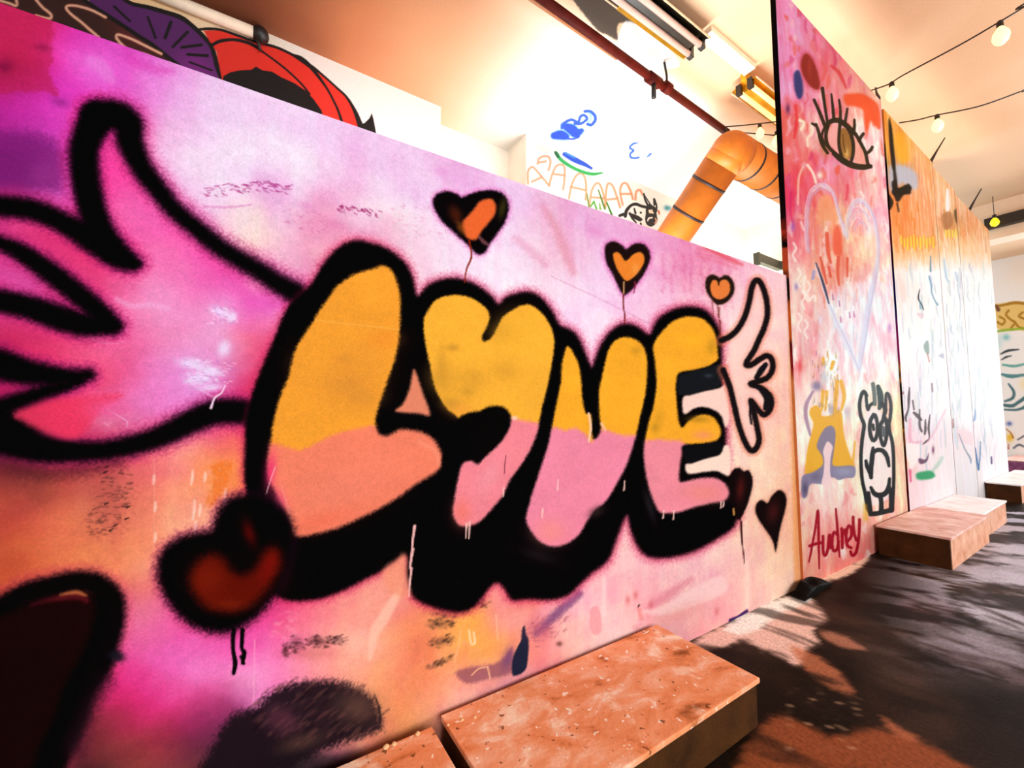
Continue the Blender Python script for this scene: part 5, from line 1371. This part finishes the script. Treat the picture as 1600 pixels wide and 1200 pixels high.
def marks2(q):
    K = (30, 22, 14)
    q.poly([(1390, 262), (1402, 258), (1420, 262), (1432, 272), (1434, 292), (1424, 296), (1410, 286), (1392, 300)], (184, 190, 208), 4, .85)
    q.poly([(1393, 286), (1400, 282), (1403, 294), (1412, 290), (1421, 288), (1423, 302), (1412, 305), (1404, 315), (1398, 310)], K, 2, .95)
    q.poly([(1385, 300), (1391, 306), (1396, 316), (1391, 328), (1387, 322)], K, 1.6, .9)
    q.poly([(1388, 190), (1391, 188), (1396, 220), (1399, 262), (1394, 262), (1390, 225)], K, 1.8, .9)
    q.poly([(1398, 214), (1410, 206), (1418, 224), (1420, 250), (1404, 252)], (238, 172, 44), 5, .8)
    for s_ in ([(1391, 196, 1.6), (1392, 215, 2.4), (1394, 240, 2.4), (1397, 262, 2.2), (1399, 285, 3), (1399, 298, 4)], [(1398, 300, 5), (1410, 298, 5), (1420, 294, 4.4)], [(1388, 308, 3), (1391, 322, 2)], [(1402, 318), (1404, 330)]):
        q.stroke(s_, K, 2.0, .9, r=1.2)
    for a, b in ((1428, 342), (1424, 330), (1400, 338), (1405, 350), (1433, 316)):
        q.stroke([(a, b, 1.2), (a + 1, b + 14, 1.8)], (226, 128, 50), 1.2, .7)
    for a in range(1408, 1462, 5):
        q.stroke([(a, 368 + (a % 7), 1.2), (a + .5, 380 + (a % 11), 1.4)], (246, 214, 60), .9, .8)
        q.stroke([(a + 2.5, 366 + (a % 5), 1), (a + 3, 384 + (a % 9), 1.2)], (222, 140, 50), 1, .6)
    for a in range(1396, 1470, 4):
        q.stroke([(a, 396, 1.6), (a + .6, 404 + (a * 7 % 19), .8)], (244, 190, 140), 1.2, .55)
    BLU = (104, 156, 184)
    q.stroke([(1454, 400, .8), (1454, 424, 1.3)], (70, 130, 160), .7, .8)
    q.stroke([(1452, 432, 1.6), (1455, 446, 1.3), (1456, 458, 1), (1461, 470, 1.2), (1465, 476, 1.6)], BLU, .9, .8)
    q.stroke([(1437, 452, .6), (1435, 466, 1.4), (1440, 476, 1), (1443, 484, .8)], (40, 50, 60), .6, .9)
    q.stroke([(1437, 470, 1), (1438, 482, 1.4)], BLU, .8, .7)
    q.poly([(1432, 490), (1443, 490), (1441, 498)], (230, 200, 214), 1, .8)
    q.poly([(1443, 540), (1450, 532), (1452, 552), (1447, 552)], (132, 160, 152), 1.5, .85)
    q.stroke([(1449, 552), (1452, 565)], (190, 130, 120), 1, .7, r=1.2)
    q.poly([(1466, 556), (1473, 552), (1475, 560)], (176, 184, 206), 1, .8)
    q.stroke([(1404, 430, 3), (1410, 450, 5), (1412, 470, 3)], (249, 216, 208), 3, .7)
    DK = (62, 46, 52)
    for s_ in ([(1421, 606, 1), (1420, 622, 2.2), (1419, 640, 1.4), (1415, 652, 2), (1416, 658, 1.2)], [(1426, 626, 1.2), (1428, 640, 1.2)], [(1428, 645, 2), (1434, 650, 3), (1439, 656, 2)], [(1437, 640, 1), (1437, 664, 1.8), (1440, 674, 1.8)], [(1446, 656, 1), (1446, 670, 2), (1445, 678, 1.6)], [(1453, 648, .8), (1451, 668, 1.8), (1452, 684, 1), (1447, 690, 1.4), (1442, 694, .8)]):
        q.stroke(s_, DK, .9, .88)
    q.stroke([(1456, 600, 1.6), (1457, 612, 1.2)], (120, 80, 100), 1, .7)
    q.stroke([(1422, 655, 2), (1423, 690, 2.6), (1440, 690, 1.4)], (236, 150, 180), 2, .6)
    q.stroke([(1478, 640, 1), (1460, 675, 1.4), (1450, 690, 1.4)], (238, 170, 194), 2, .6)
    q.poly([(1414, 696), (1434, 694), (1436, 712), (1426, 732), (1420, 726)], (253, 247, 244), 2, .8)
    q.stroke([(1422, 735, 2), (1423, 752, 1.6)], (232, 90, 136), 1.4, .9)
    q.poly([(1436, 716), (1446, 718), (1451, 708), (1449, 720), (1441, 725), (1436, 723)], (100, 62, 92), 1.2, .9)
    q.blob(1458, 703, 2, 6, (110, 50, 84), .95)
    q.poly([(1432, 740), (1445, 736), (1456, 736), (1461, 744), (1450, 749), (1434, 749)], (46, 158, 100), 2.4, .95)
    q.stroke([(1458, 735, 2), (1466, 725, 3), (1472, 715, 2)], (140, 196, 170), 3, .5)
    q.stroke([(1412, 706, 2), (1416, 725, 2)], (240, 160, 80), 1.6, .8)
    q.blob(1411, 614, 1.5, 2, (140, 40, 40), .9)


def marks3(q):
    q.poly([(1491, 328), (1503, 330), (1504, 352), (1494, 348)], (90, 74, 44), 1.5, .85)
    q.poly([(1472, 336), (1486, 332), (1488, 352), (1476, 358)], (168, 112, 70), 2, .7)
    q.poly([(1478, 300), (1482, 296), (1484, 325), (1478, 328)], (253, 250, 249), 1.2, .9)
    for a in range(1478, 1500, 5):
        q.stroke([(a, 360, 1.3), (a + .5, 370, 1.3)], (246, 224, 80), .9, .85)
    q.stroke([(1475, 405, 1.6), (1478, 430, 2.2), (1481, 440, 1.2)], (180, 206, 226), 1.4, .8)
    q.stroke([(1493, 426, 1.4), (1496, 438, 1.6)], (180, 200, 228), 1.2, .8)
    q.stroke([(1477, 600, 1), (1480, 625, 1.4), (1482, 638, 1)], (150, 160, 186), 1, .8)
    q.stroke([(1489, 655, .8), (1489.5, 668, 1.1)], (140, 50, 60), .7, .9)
    q.poly([(1495, 670), (1518, 676), (1518, 694), (1500, 690)], (246, 216, 222), 2, .8)
    q.stroke([(1498, 678, .7), (1508, 702, .9), (1516, 716, 1.4), (1517, 724, .8)], (120, 140, 160), .8, .8)
    q.stroke([(1497, 520, .9), (1496, 505, .9), (1495, 515, .9)], (180, 200, 210), .8, .6)


def marks4(q):
    q.stroke([(1524, 640, 1), (1523, 653, 2.2), (1521, 658, 1.4)], (130, 158, 206), 1, .85)
    q.stroke([(1524, 600, .7), (1524, 640, .8)], (150, 170, 190), .8, .7)
    q.stroke([(1524, 700, .8), (1526, 716, 1.4), (1529, 734, 1.4)], (60, 110, 170), .8, .9)
    q.stroke([(1532, 690, .7), (1531, 715, 1), (1529, 734, 1.2)], (70, 120, 170), .8, .85)
    q.stroke([(1549, 714, 1.2), (1549.5, 724, 1.4)], (70, 62, 110), .8, .9)
    q.stroke([(1534, 625, .8), (1538, 670, .8), (1537, 688, 1.2)], (170, 196, 204), 1, .7)
    q.stroke([(1540, 370, 1), (1541, 395, 1)], (214, 140, 100), 1, .6)
    q.stroke([(1510, 530, 2), (1512, 552, 2)], (190, 214, 222), 2, .6)


pan2 = glare_panel(YB + 0.012, YC, Z2, 1392, 1478, 'tall panel beside the pink eye panel, orange above and glaring white below', 0.95, marks2, 91)
edge_face(pan2, YB + 0.0115, X2 - 0.045, X2, Z2, [(140, (226, 140, 60)), (220, (226, 130, 50)), (255, (20, 10, 8)), (330, (30, 10, 10)), (345, (150, 30, 40)), (395, (40, 10, 24)), (420, (20, 14, 70)), (480, (16, 16, 86)), (500, (90, 16, 100)), (530, (170, 20, 110)), (555, (160, 20, 110)), (575, (180, 60, 40)), (590, (210, 130, 40)), (605, (30, 20, 14)), (650, (30, 18, 14)), (665, (226, 150, 50)), (700, (60, 30, 16)), (730, (120, 30, 30)), (800, (70, 14, 20))])
pan3 = glare_panel(YC + 0.022, YD, Z3, 1479, 1506, 'narrow glare-white panel between two wider white panels', 0.9, marks3, 97)
pan4 = glare_panel(YD + 0.020, YEND, Z4, 1506, 1556, 'glare-white panel at the far end of the row', 0.9, marks4, 103)
hook(pan, (0.0, YB - 0.02, Z1), 0.22, -0.03)
hook(pan3, (0.01, YC + 0.05, Z2), 0.34, 0.16)
hook(pan4, (0.01, YD + 1.1, Z4), 0.38, 0.16)

# ------------------------------------------------------------------ low platforms
M_TOP = layered('worn_board', [(0.30, (150, 80, 40)), (0.40, (226, 134, 84)), (0.50, (236, 152, 108)), (0.58, (240, 172, 138)), (0.66, (250, 216, 190))], 5.5, 0.6, 0.22, 12, 0.5, (1.4, 0.8, 1), 70, flecks=True)
M_TOP2 = layered('dusty_board', [(0.3, (196, 126, 108)), (0.5, (232, 178, 164)), (0.7, (248, 226, 218))], 5, 0.38, 0.3, 9, 0.5)
M_TOP3 = layered('glare_board', [(0.3, (236, 206, 200)), (0.5, (250, 238, 236)), (0.7, (254, 250, 250))], 5, 0.35, 0.3, 9, 0.5, spec=0.4)  # daylight glare on the far tops, put into a whiter colour
M_SIDE = layered('shaded_board', [(0.3, (50, 26, 6)), (0.6, (74, 40, 12)), (0.8, (96, 54, 18))], 6, 0.6, 0.3, 7, 0.3)  # shade of the faces turned from the windows, in the colour
M_SIDE2 = layered('lit_board', [(0.3, (200, 130, 92)), (0.6, (228, 172, 142)), (0.8, (238, 200, 176))], 7, 0.5, 0.3, 7, 0.3)  # same boards on the lit side, daylight put into the colour
M_PURPLE = layered('purple_board', [(0.3, (92, 42, 70)), (0.6, (150, 84, 118)), (0.8, (190, 120, 150))], 9, 0.6, 0.2)


def platform(x0, x1, y0, y1, h, label, top, front, side, t=0.022):
    r = empty('low_platform', ((x0 + x1) / 2, (y0 + y1) / 2, 0), label, 'platform', 'low wooden platforms along the painted wall')
    bm = bmesh.new()
    box(bm, (x0, y0, h - t), (x1, y1, h), 0.004)
    from_bm('top_board', bm, top, r)
    for nm, lo, hi, m in (('front_board', (x0 + .012, y0 + .008, 0), (x1 - .012, y0 + .026, h - t - .002), front), ('back_board', (x0 + .012, y1 - .026, 0), (x1 - .012, y1 - .008, h - t - .002), front),
                          ('side_board', (x1 - .026, y0 + .028, 0), (x1 - .008, y1 - .028, h - t - .002), side), ('side_board', (x0 + .008, y0 + .028, 0), (x0 + .026, y1 - .028, h - t - .002), side)):
        bm = bmesh.new()
        box(bm, lo, hi, 0.002)
        from_bm(nm, bm, m, r)
    return r


HP = 0.205
c0 = onz(685, 1112, HP)
c1 = onz(1189, 1058, HP)
cb = onz(1030, 979, HP)
g0 = onz(676, 1131, HP)
XPB = max(0.02, float((c0[0] + cb[0]) / 2))
platform(XPB, float(c1[0]), float(c0[1]), float(cb[1] + c1[1]) / 2, HP, 'worn orange platform in the foreground against the pink wall, right of the narrow gap', M_TOP, M_SIDE, M_SIDE)
platform(XPB + .03, float(c1[0]) + .02, -0.75, float(g0[1]) - 0.005, HP - .004, 'platform at the bottom edge of the photo, left of the narrow gap, with paint drops', M_TOP, M_SIDE, M_SIDE)
HM = 0.285
m0 = onz(1486, 841, HM)
mg = onz(1536, 803, HM)
me_ = onz(1568, 780, HM)
platform(0.045, float(m0[0]), float(m0[1]), float(mg[1]) - .034, HM, 'pinkish platform in front of the horned creature, near one of a touching pair', M_TOP2, M_SIDE, M_SIDE2)
platform(0.045, float(mg[0]) - .01, float(mg[1]) + .03, float(me_[1]), HM - .012, 'sunlit platform behind the pinkish one, far one of a touching pair', M_TOP3, M_SIDE, M_SIDE2)
f0 = onz(1596, 758, HM)
platform(0.045, float(f0[0]), float(f0[1]), float(f0[1]) + 2.6, HM, 'dark fronted platform by the glare-white panel at the right edge', M_TOP3, M_SIDE, M_SIDE2)
f1 = onz(1562, 718, 0.29)
platform(float(f1[0]), 0.9, float(f1[1]), YF - .05, 0.29, 'small purple fronted platform below the far wall graffiti', M_TOP2, M_PURPLE, M_SIDE2)

# crumbs of plaster behind the platforms
M_CRUMB = plain('plaster_crumb', (226, 176, 128), 0.8, var=0.1, scale=80)
CR_ = [(722, 1125, .010), (700, 1133, .008), (649, 1140, .013), (613, 1157, .012), (600, 1162, .015), (742, 1121, .009)]
for k, (a, b, r) in enumerate(CR_):
    bm = bmesh.new()
    bmesh.ops.create_icosphere(bm, subdivisions=2, radius=r * .72)
    for v in bm.verts:
        v.co *= 1 + 0.35 * (vnoise(np.array([v.co.x * 90 + k * 9]), np.array([v.co.y * 90 + v.co.z * 70]), k)[0] - .5)
        v.co.z *= 0.7
    p = onz(a, b, HP)
    ob = from_bm('plaster_crumb', bm, M_CRUMB, None)
    ob.location = (max(p[0], XPB + .045), p[1] if p[1] < g0[1] - .03 or p[1] > c0[1] else g0[1] - .03, HP - .004 + r * .55)
    put(ob, 'pale plaster crumb on the wall-side platform edge near the narrow gap', 'crumb', 'plaster crumbs at the foot of the pink wall')

# black scrap on the floor by the wall
M_BLACK = plain('black_scrap', (20, 15, 13), 0.5, var=0.3, scale=20, bmp=0.3, spec=0.06)
bm = bmesh.new()
s0 = onz(1228, 930, 0)
s1_ = onz(1262, 908, 0)
s2_ = onz(1300, 914, 0)
s3_ = onz(1256, 942, 0)
n = 12
gv = []
for i in range(n + 1):
    row = []
    for j in range(n + 1):
        u, v = i / n, j / n
        p = (Vector(s0) * (1 - u) + Vector(s1_) * u) * (1 - v) + (Vector(s3_) * (1 - u) + Vector(s2_) * u) * v
        zz = 0.012 + 0.075 * max(0, math.sin(math.pi * u) * math.sin(math.pi * v)) ** .5 * (0.25 + vnoise(np.array([u * 3.7 + 2]), np.array([v * 3.1]), 5)[0])
        p.x = max(p.x, 0.03)
        row.append(bm.verts.new((p.x + .015 * math.sin(9 * v), p.y + .02 * math.sin(7 * u), zz)))
    gv.append(row)
for i in range(n):
    for j in range(n):
        bm.faces.new((gv[i][j], gv[i + 1][j], gv[i + 1][j + 1], gv[i][j + 1]))
ret = bmesh.ops.solidify(bm, geom=bm.faces[:], thickness=0.01)
sc_ = from_bm('plastic_scrap', bm, M_BLACK, None)
put(sc_, 'crumpled black scrap lying on the floor where pink wall and tall panel meet', 'scrap')

# ------------------------------------------------------------------ under the ceiling
M_RUST = plain('rust_pipe', (82, 18, 8), 0.55, var=0.3, scale=8, spec=0.1)
M_WHITEPIPE = plain('cream_pipe', (248, 226, 200), 0.5, var=0.05)
M_DUCT = plain('duct_wrap', (198, 110, 22), 0.55, var=0.10, scale=9, bmp=0.3)
M_BLACKM = plain('black_metal', (34, 28, 26), 0.45, var=0.2, scale=10)
M_DARKM = plain('lamp_housing', (40, 34, 22), 0.35, var=0.3, scale=7)
M_TRIMM = plain('lamp_rim', (226, 190, 150), 0.4, var=0.1)
M_TUBE_OFF = plain('tube_glass', (214, 176, 160), 0.2, var=0.03)
M_TUBE_ON = glow('tube_lit', (255, 214, 150), 0.9)
M_BULB = glow('bulb_glass', (255, 224, 140), 2.2)
M_AMBER = plain('amber_glow', (226, 170, 40), 0.25, 0.3, var=0.25, scale=6)

# rust pipe
ZP = HC - 0.30
a, b = onz(850, 0, ZP), onz(1136, 207, ZP)
dv = (b - a) / np.linalg.norm(b - a)
pr_ = empty('ceiling_pipe', tuple(a), 'long thin rust brown pipe running under the ceiling to the orange duct', 'pipe')
bm = bmesh.new()
tube(bm, [a - dv * 2.5, b], 0.045, 14)
from_bm('pipe_run', bm, M_RUST, pr_, True)
jp = onz(1021, 125, ZP)
bm = bmesh.new()
tube(bm, [jp - dv * .10, jp + dv * .10], 0.062, 14)
from_bm('pipe_joint', bm, M_RUST, pr_, True)
jq = onz(1042, 137, ZP)
bm = bmesh.new()
tube(bm, [jq - dv * .05, jq + dv * .05], 0.062, 14)
from_bm('pipe_joint', bm, M_RUST, pr_, True)
bm = bmesh.new()
tube(bm, [jp, jp + np.array([0, 0, -.22])], 0.028, 10)
from_bm('pipe_stub', bm, M_BLACKM, pr_, True)
bm = bmesh.new()
jt = onz(1038, 97, HC - .02)
tube(bm, [jq, jq * .5 + jt * .5 + np.array([0, .02, 0]), jt], 0.014, 8)
from_bm('hanger_strap', bm, M_BLACKM, pr_, True)
# slim conduit left of it
a2, b2 = onz(832, 0, HC - .03), onz(964, 91, HC - .03)
d2 = (b2 - a2) / np.linalg.norm(b2 - a2)
bm = bmesh.new()
tube(bm, [a2 - d2 * 2.0, b2], 0.022, 10)
put(from_bm('slim_conduit', bm, plain('old_conduit', (170, 104, 60), .6), None, True), 'slim tan conduit on the ceiling alongside the rust pipe, ending in mid-ceiling', 'conduit')

# big wrapped duct
ZD = HC - 0.80
pe = onz(1141, 237, ZD)
dep = (pe - CAM) @ FWD
RD_ = 29.0 * dep / FPX
pl_ = ony(1057, 362, float(pe[1]))
du = empty('wrapped_duct', tuple(pe), 'fat orange wrapped duct with black bands, bent at an elbow', 'duct')
e1 = np.array(pl_) - pe
L1 = np.linalg.norm(e1)
e1 = e1 / L1
e2 = np.array([0.02, 1.0, -0.02])
e2 /= np.linalg.norm(e2)
bm = bmesh.new()
LW = (XC - pe[0]) / e1[0] - RD_ * 1.15
tube(bm, [pe + e1 * LW, pe + e1 * RD_ * 0.75], RD_, 28)
from_bm('duct_leg', bm, M_DUCT, du, True)
bm = bmesh.new()
tube(bm, [pe + e2 * RD_ * 0.75, pe + e2 * 3.2], RD_, 28)
from_bm('duct_leg', bm, M_DUCT, du, True)
bm = bmesh.new()
k_ = RD_ * 0.76
tube(bm, [pe + e1 * k_, pe + e1 * k_ * .4 + e2 * k_ * .02, pe + (e1 + e2) * k_ * .06, pe + e2 * k_ * .4 + e1 * k_ * .02, pe + e2 * k_], RD_ * 1.003, 28)
bmesh.ops.create_uvsphere(bm, u_segments=24, v_segments=14, radius=RD_ * 1.0, matrix=Matrix.Translation(Vector(pe)))
from_bm('duct_elbow', bm, M_DUCT, du, True)
bm = bmesh.new()
hs = pe + e2 * 1.75
box(bm, (hs[0] - .02, hs[1] - .015, hs[2] + RD_ * .9), (hs[0] + .02, hs[1] + .015, HC - .001))
from_bm('hanger_strap', bm, M_BLACKM, du)
M_BAND = plain('duct_band', (36, 12, 8), .6)
for e, s in ((e1, .42), (e1, .85), (e1, 1.28), (e1, 1.72), (e2, .40), (e2, .80), (e2, 1.22)):
    if e is e1 and s > L1 + .3:
        continue
    bm = bmesh.new()
    c = pe + e * s
    tube(bm, [c - e * .018, c + e * .018], RD_ * 1.02, 28)
    from_bm('duct_band', bm, M_BAND, du, True)

# strip lights
ZF = HC - 0.16
fr = onz(1104, 59, ZF)
flp = onz(1076, 92, ZF)
FX = float((fr[0] + flp[0]) / 2)
FW_ = float(fr[0] - flp[0]) / 2
FYE = float(fr[1] + flp[1]) / 2


def strip_light(y0, y1, label, lit):
    r = empty('strip_light', (FX, (y0 + y1) / 2, HC), label, 'ceiling light', 'twin tube strip lights on the ceiling')
    house = M_AMBER if lit else M_DARKM  # lit lamp's warm glow put into its housing colour
    bm = bmesh.new()
    box(bm, (FX - FW_ * .25, y0, HC - .10), (FX + FW_ * .25, y1, HC - .001), .006)
    from_bm('housing', bm, house, r)
    for s in (-1, 1):
        bm = bmesh.new()
        v = [bm.verts.new(p) for p in ((FX + s * FW_ * .2, y0, HC - .10), (FX + s * FW_ * .2, y1, HC - .10), (FX + s * FW_ * 1.15, y1, HC - .16), (FX + s * FW_ * 1.15, y0, HC - .16))]
        bm.faces.new(v)
        bmesh.ops.solidify(bm, geom=bm.faces[:], thickness=.008)
        from_bm('reflector', bm, house, r)
        bm = bmesh.new()
        tube(bm, [(FX + s * FW_ * 1.15, y0, HC - .16), (FX + s * FW_ * 1.15, y1, HC - .16)], .010, 8)
        from_bm('reflector_rim', bm, M_TRIMM, r, True)
        bm = bmesh.new()
        tube(bm, [(FX + s * FW_ * .52, y0 + .06, HC - .20), (FX + s * FW_ * .52, y1 - .06, HC - .20)], .030, 12)
        from_bm('lamp_tube', bm, M_TUBE_ON if lit else M_TUBE_OFF, r, True)
        for ye, sg in ((y0 + .03, 1), (y1 - .03, -1)):
            bm = bmesh.new()
            box(bm, (FX + s * FW_ * .52 - .03, ye - .03, HC - .235), (FX + s * FW_ * .52 + .03, ye + .03, HC - .11), .006)
            from_bm('lamp_holder', bm, M_BLACKM, r)
    bm = bmesh.new()
    box(bm, (FX - .06, y0 + .1, HC - .19), (FX + .06, y1 - .1, HC - .10), .01)
    from_bm('ballast_cover', bm, house, r)
    if not lit:                      # added amber sheet, stands for the reflection in the left reflector
        bm = bmesh.new()
        v = [bm.verts.new(p) for p in ((FX - FW_ * .35, y1 - 1.1, HC - .125), (FX - FW_ * .35, y1 - .02, HC - .125), (FX - FW_ * 1.2, y1 - .02, HC - .175), (FX - FW_ * 1.2, y1 - 1.1, HC - .175))]
        bm.faces.new(v)
        bmesh.ops.solidify(bm, geom=bm.faces[:], thickness=.01)
        from_bm('amber_sheen', bm, M_AMBER, r)
    return r


FY2 = float(onz(1160, 134, ZF)[1])
strip_light(FYE - 2.5, FYE, 'dark unlit strip light with two pale tubes above the pink wall', False)
strip_light(FY2, FY2 + 2.5, 'amber glowing strip light with two tubes next to the tall pink panel', True)
bm = bmesh.new()
box(bm, (FX + .02, FYE + .02, HC - .07), (FX + .16, FY2 - .02, HC - .001), .006)
put(from_bm('cable_trunking', bm, M_WHITEPIPE, None), 'cream cable trunking joining the two ceiling strip lights', 'trunking')

# string lights
M_SOCK = plain('socket_black', (30, 20, 14), .5)


def string_lights(pts, zl, bulbs, label, r=0.0075, big=1.0):
    P3 = [onz(x, y, z) for (x, y), z in zip(pts, zl)]
    if pts[-1][0] > 1600:            # on to the wall with the windows
        e = P3[-1]
        P3 += [np.array([(e[0] + 6.59) / 2, e[1] - .3, 5.0]), np.array([6.59, e[1] - .8, 5.25])]
    root = empty('string_lights', tuple(P3[0]), label, 'string lights')
    bm = bmesh.new()
    tube(bm, [Vector(p) for p in smooth_open(P3, 6)], r, 7)
    from_bm('wire', bm, M_DARKWIRE, root, True)
    for (x, y, z, s) in bulbs:
        p = Vector(onz(x, y, z))
        bm = bmesh.new()
        lathe(bm, [(.012, .01), (.022, 0), (.024, -.045), (.02, -.055)], p, (0, 0, 1), 12)
        so = from_bm('bulb_socket', bm, M_SOCK, root, True)
        bm = bmesh.new()
        k = s
        lathe(bm, [(.016, -.05), (.026 * k, -.07), (.05 * k, -.06 - .05 * k), (.056 * k, -.06 - .085 * k), (.045 * k, -.06 - .125 * k), (.022 * k, -.06 - .15 * k), (.004, -.06 - .158 * k)], p, (0, 0, 1), 16)
        from_bm('bulb', bm, M_BULB, root, True)
    return root


string_lights([(1362, 141), (1390, 131), (1412, 117), (1500, 70), (1562, 34), (1600, 11), (1660, -28)], [5.2, 5.08, 5.05, 5.0, 5.0, 5.05, 5.1], [(1393, 129, 5.08, 1.0), (1562, 34, 5.0, 1.05)], 'string of bulbs slung from the top of the pink panel to the upper right corner')
string_lights([(1405, 192), (1435, 187), (1463, 180), (1530, 166), (1600, 141), (1660, 118)], [5.15, 5.08, 5.05, 5.0, 5.05, 5.1], [(1464, 180, 5.05, 1.0)], 'lower string with one bulb slung from the orange and white panel')
string_lights([(1134, 198), (1160, 196), (1188, 193), (1214, 190), (1240, 186)], [5.3, 5.28, 5.28, 5.28, 5.3], [(1187, 194, 5.28, .9)], 'short string with one bulb just above the orange duct')
string_lights([(1138, 206), (1170, 208), (1205, 211), (1240, 213)], [5.26, 5.24, 5.23, 5.24], [(1134, 202, 5.26, .6), (1213, 206, 5.23, 1.0)], 'sagging string with two bulbs touching the orange duct')

# conduit along the wall top, with black cap and drop wire
XQ = XB + 0.07
bm = bmesh.new()
q0, q1 = onx(255, -6, XQ), onx(398, 51, XQ)
qr = empty('wall_conduit', tuple(q1), 'cream conduit along the top of the wall over the red painting, black end cap', 'conduit')
tube(bm, [q0 - (q1 - q0) * .8, q1], .055, 14)
from_bm('conduit_run', bm, M_WHITEPIPE, qr, True)
bm = bmesh.new()
dq = (q1 - q0) / np.linalg.norm(q1 - q0)
bmesh.ops.create_uvsphere(bm, u_segments=16, v_segments=10, radius=.085, matrix=Matrix.Translation(Vector(q1 + dq * .05)))
from_bm('end_cap', bm, M_BLACKM, qr, True)
bm = bmesh.new()
tube(bm, [q1 + np.array([0, .02, -.06]), onx(404, 68, XQ), onx(407, 80, XQ - .03)], .018, 8)
from_bm('drop_wire', bm, M_DARKWIRE, qr, True)

# black cable tray behind the partition
ct = ony(1217, 416, YLF - .12)
cs = onx(1184, 407, float(ct[0]))
tr = empty('cable_tray', tuple(ct), 'dark angled cable tray just left of the tall pink panel', 'cable tray')
for nm, lo, hi in (('tray_run', (ct[0] - .05, cs[1], ct[2] - .09), (ct[0] + .05, YLF - .09, ct[2] + .09)), ('tray_run', (ct[0] + .051, YLF - .14, ct[2] - .09), (-.3, YLF - .001, ct[2] + .09)), ('tray_end', (ct[0] - .055, cs[1] - .06, ct[2] - .16), (ct[0] + .055, cs[1], ct[2] + .1))):
    bm = bmesh.new()
    box(bm, lo, hi, .006)
    from_bm(nm, bm, plain('tray_metal', (62, 64, 52), .5), tr)

# black rail on the beam beyond the panels
ra, rb = ony(1539, 352, YBEAM - .08), ony(1600, 336, YBEAM - .08)
hb = 17 * float((rb - CAM) @ FWD) / FPX / 2
bm = bmesh.new()
zc = float(ra[2])
dz = float(rb[2] - ra[2]) / float(rb[0] - ra[0])
r_ = bmesh.ops.create_cube(bm, size=1)
for v in r_['verts']:
    x = float(ra[0]) if v.co.x < 0 else 5.5
    v.co = Vector((x, YBEAM - (.16 if v.co.y < 0 else .001), zc + dz * 0.3 * (x - float(ra[0])) + (hb if v.co.z > 0 else -hb)))
bmesh.ops.bevel(bm, geom=bm.edges[:], offset=.01, segments=1, affect='EDGES')
put(from_bm('steel_rail', bm, M_BLACKM, None), 'black rail fixed to the ceiling beam beyond the last white panel', 'rail')
yb = np.array([X2 + .10, YBEAM - .32, float(ony(1533, 342, YBEAM - .3)[2])])
bm = bmesh.new()
lathe(bm, [(.012, .01), (.03, 0), (.03, -.05), (.02, -.06)], yb, (0, 0, 1), 12)
fb = empty('hanging_bulb', tuple(yb), 'yellow bulb at the near end of the black rail', 'bulb')
from_bm('bulb_socket', bm, M_SOCK, fb, True)
bm = bmesh.new()
lathe(bm, [(.02, -.06), (.05, -.10), (.065, -.15), (.05, -.20), (.005, -.23)], yb, (0, 0, 1), 14)
from_bm('bulb', bm, glow('bulb_yellow', (255, 214, 30), 1.5), fb, True)
bm = bmesh.new()
tube(bm, [yb, (yb[0], yb[1], HC)], .006, 6)
from_bm('bulb_cord', bm, M_DARKWIRE, fb, True)
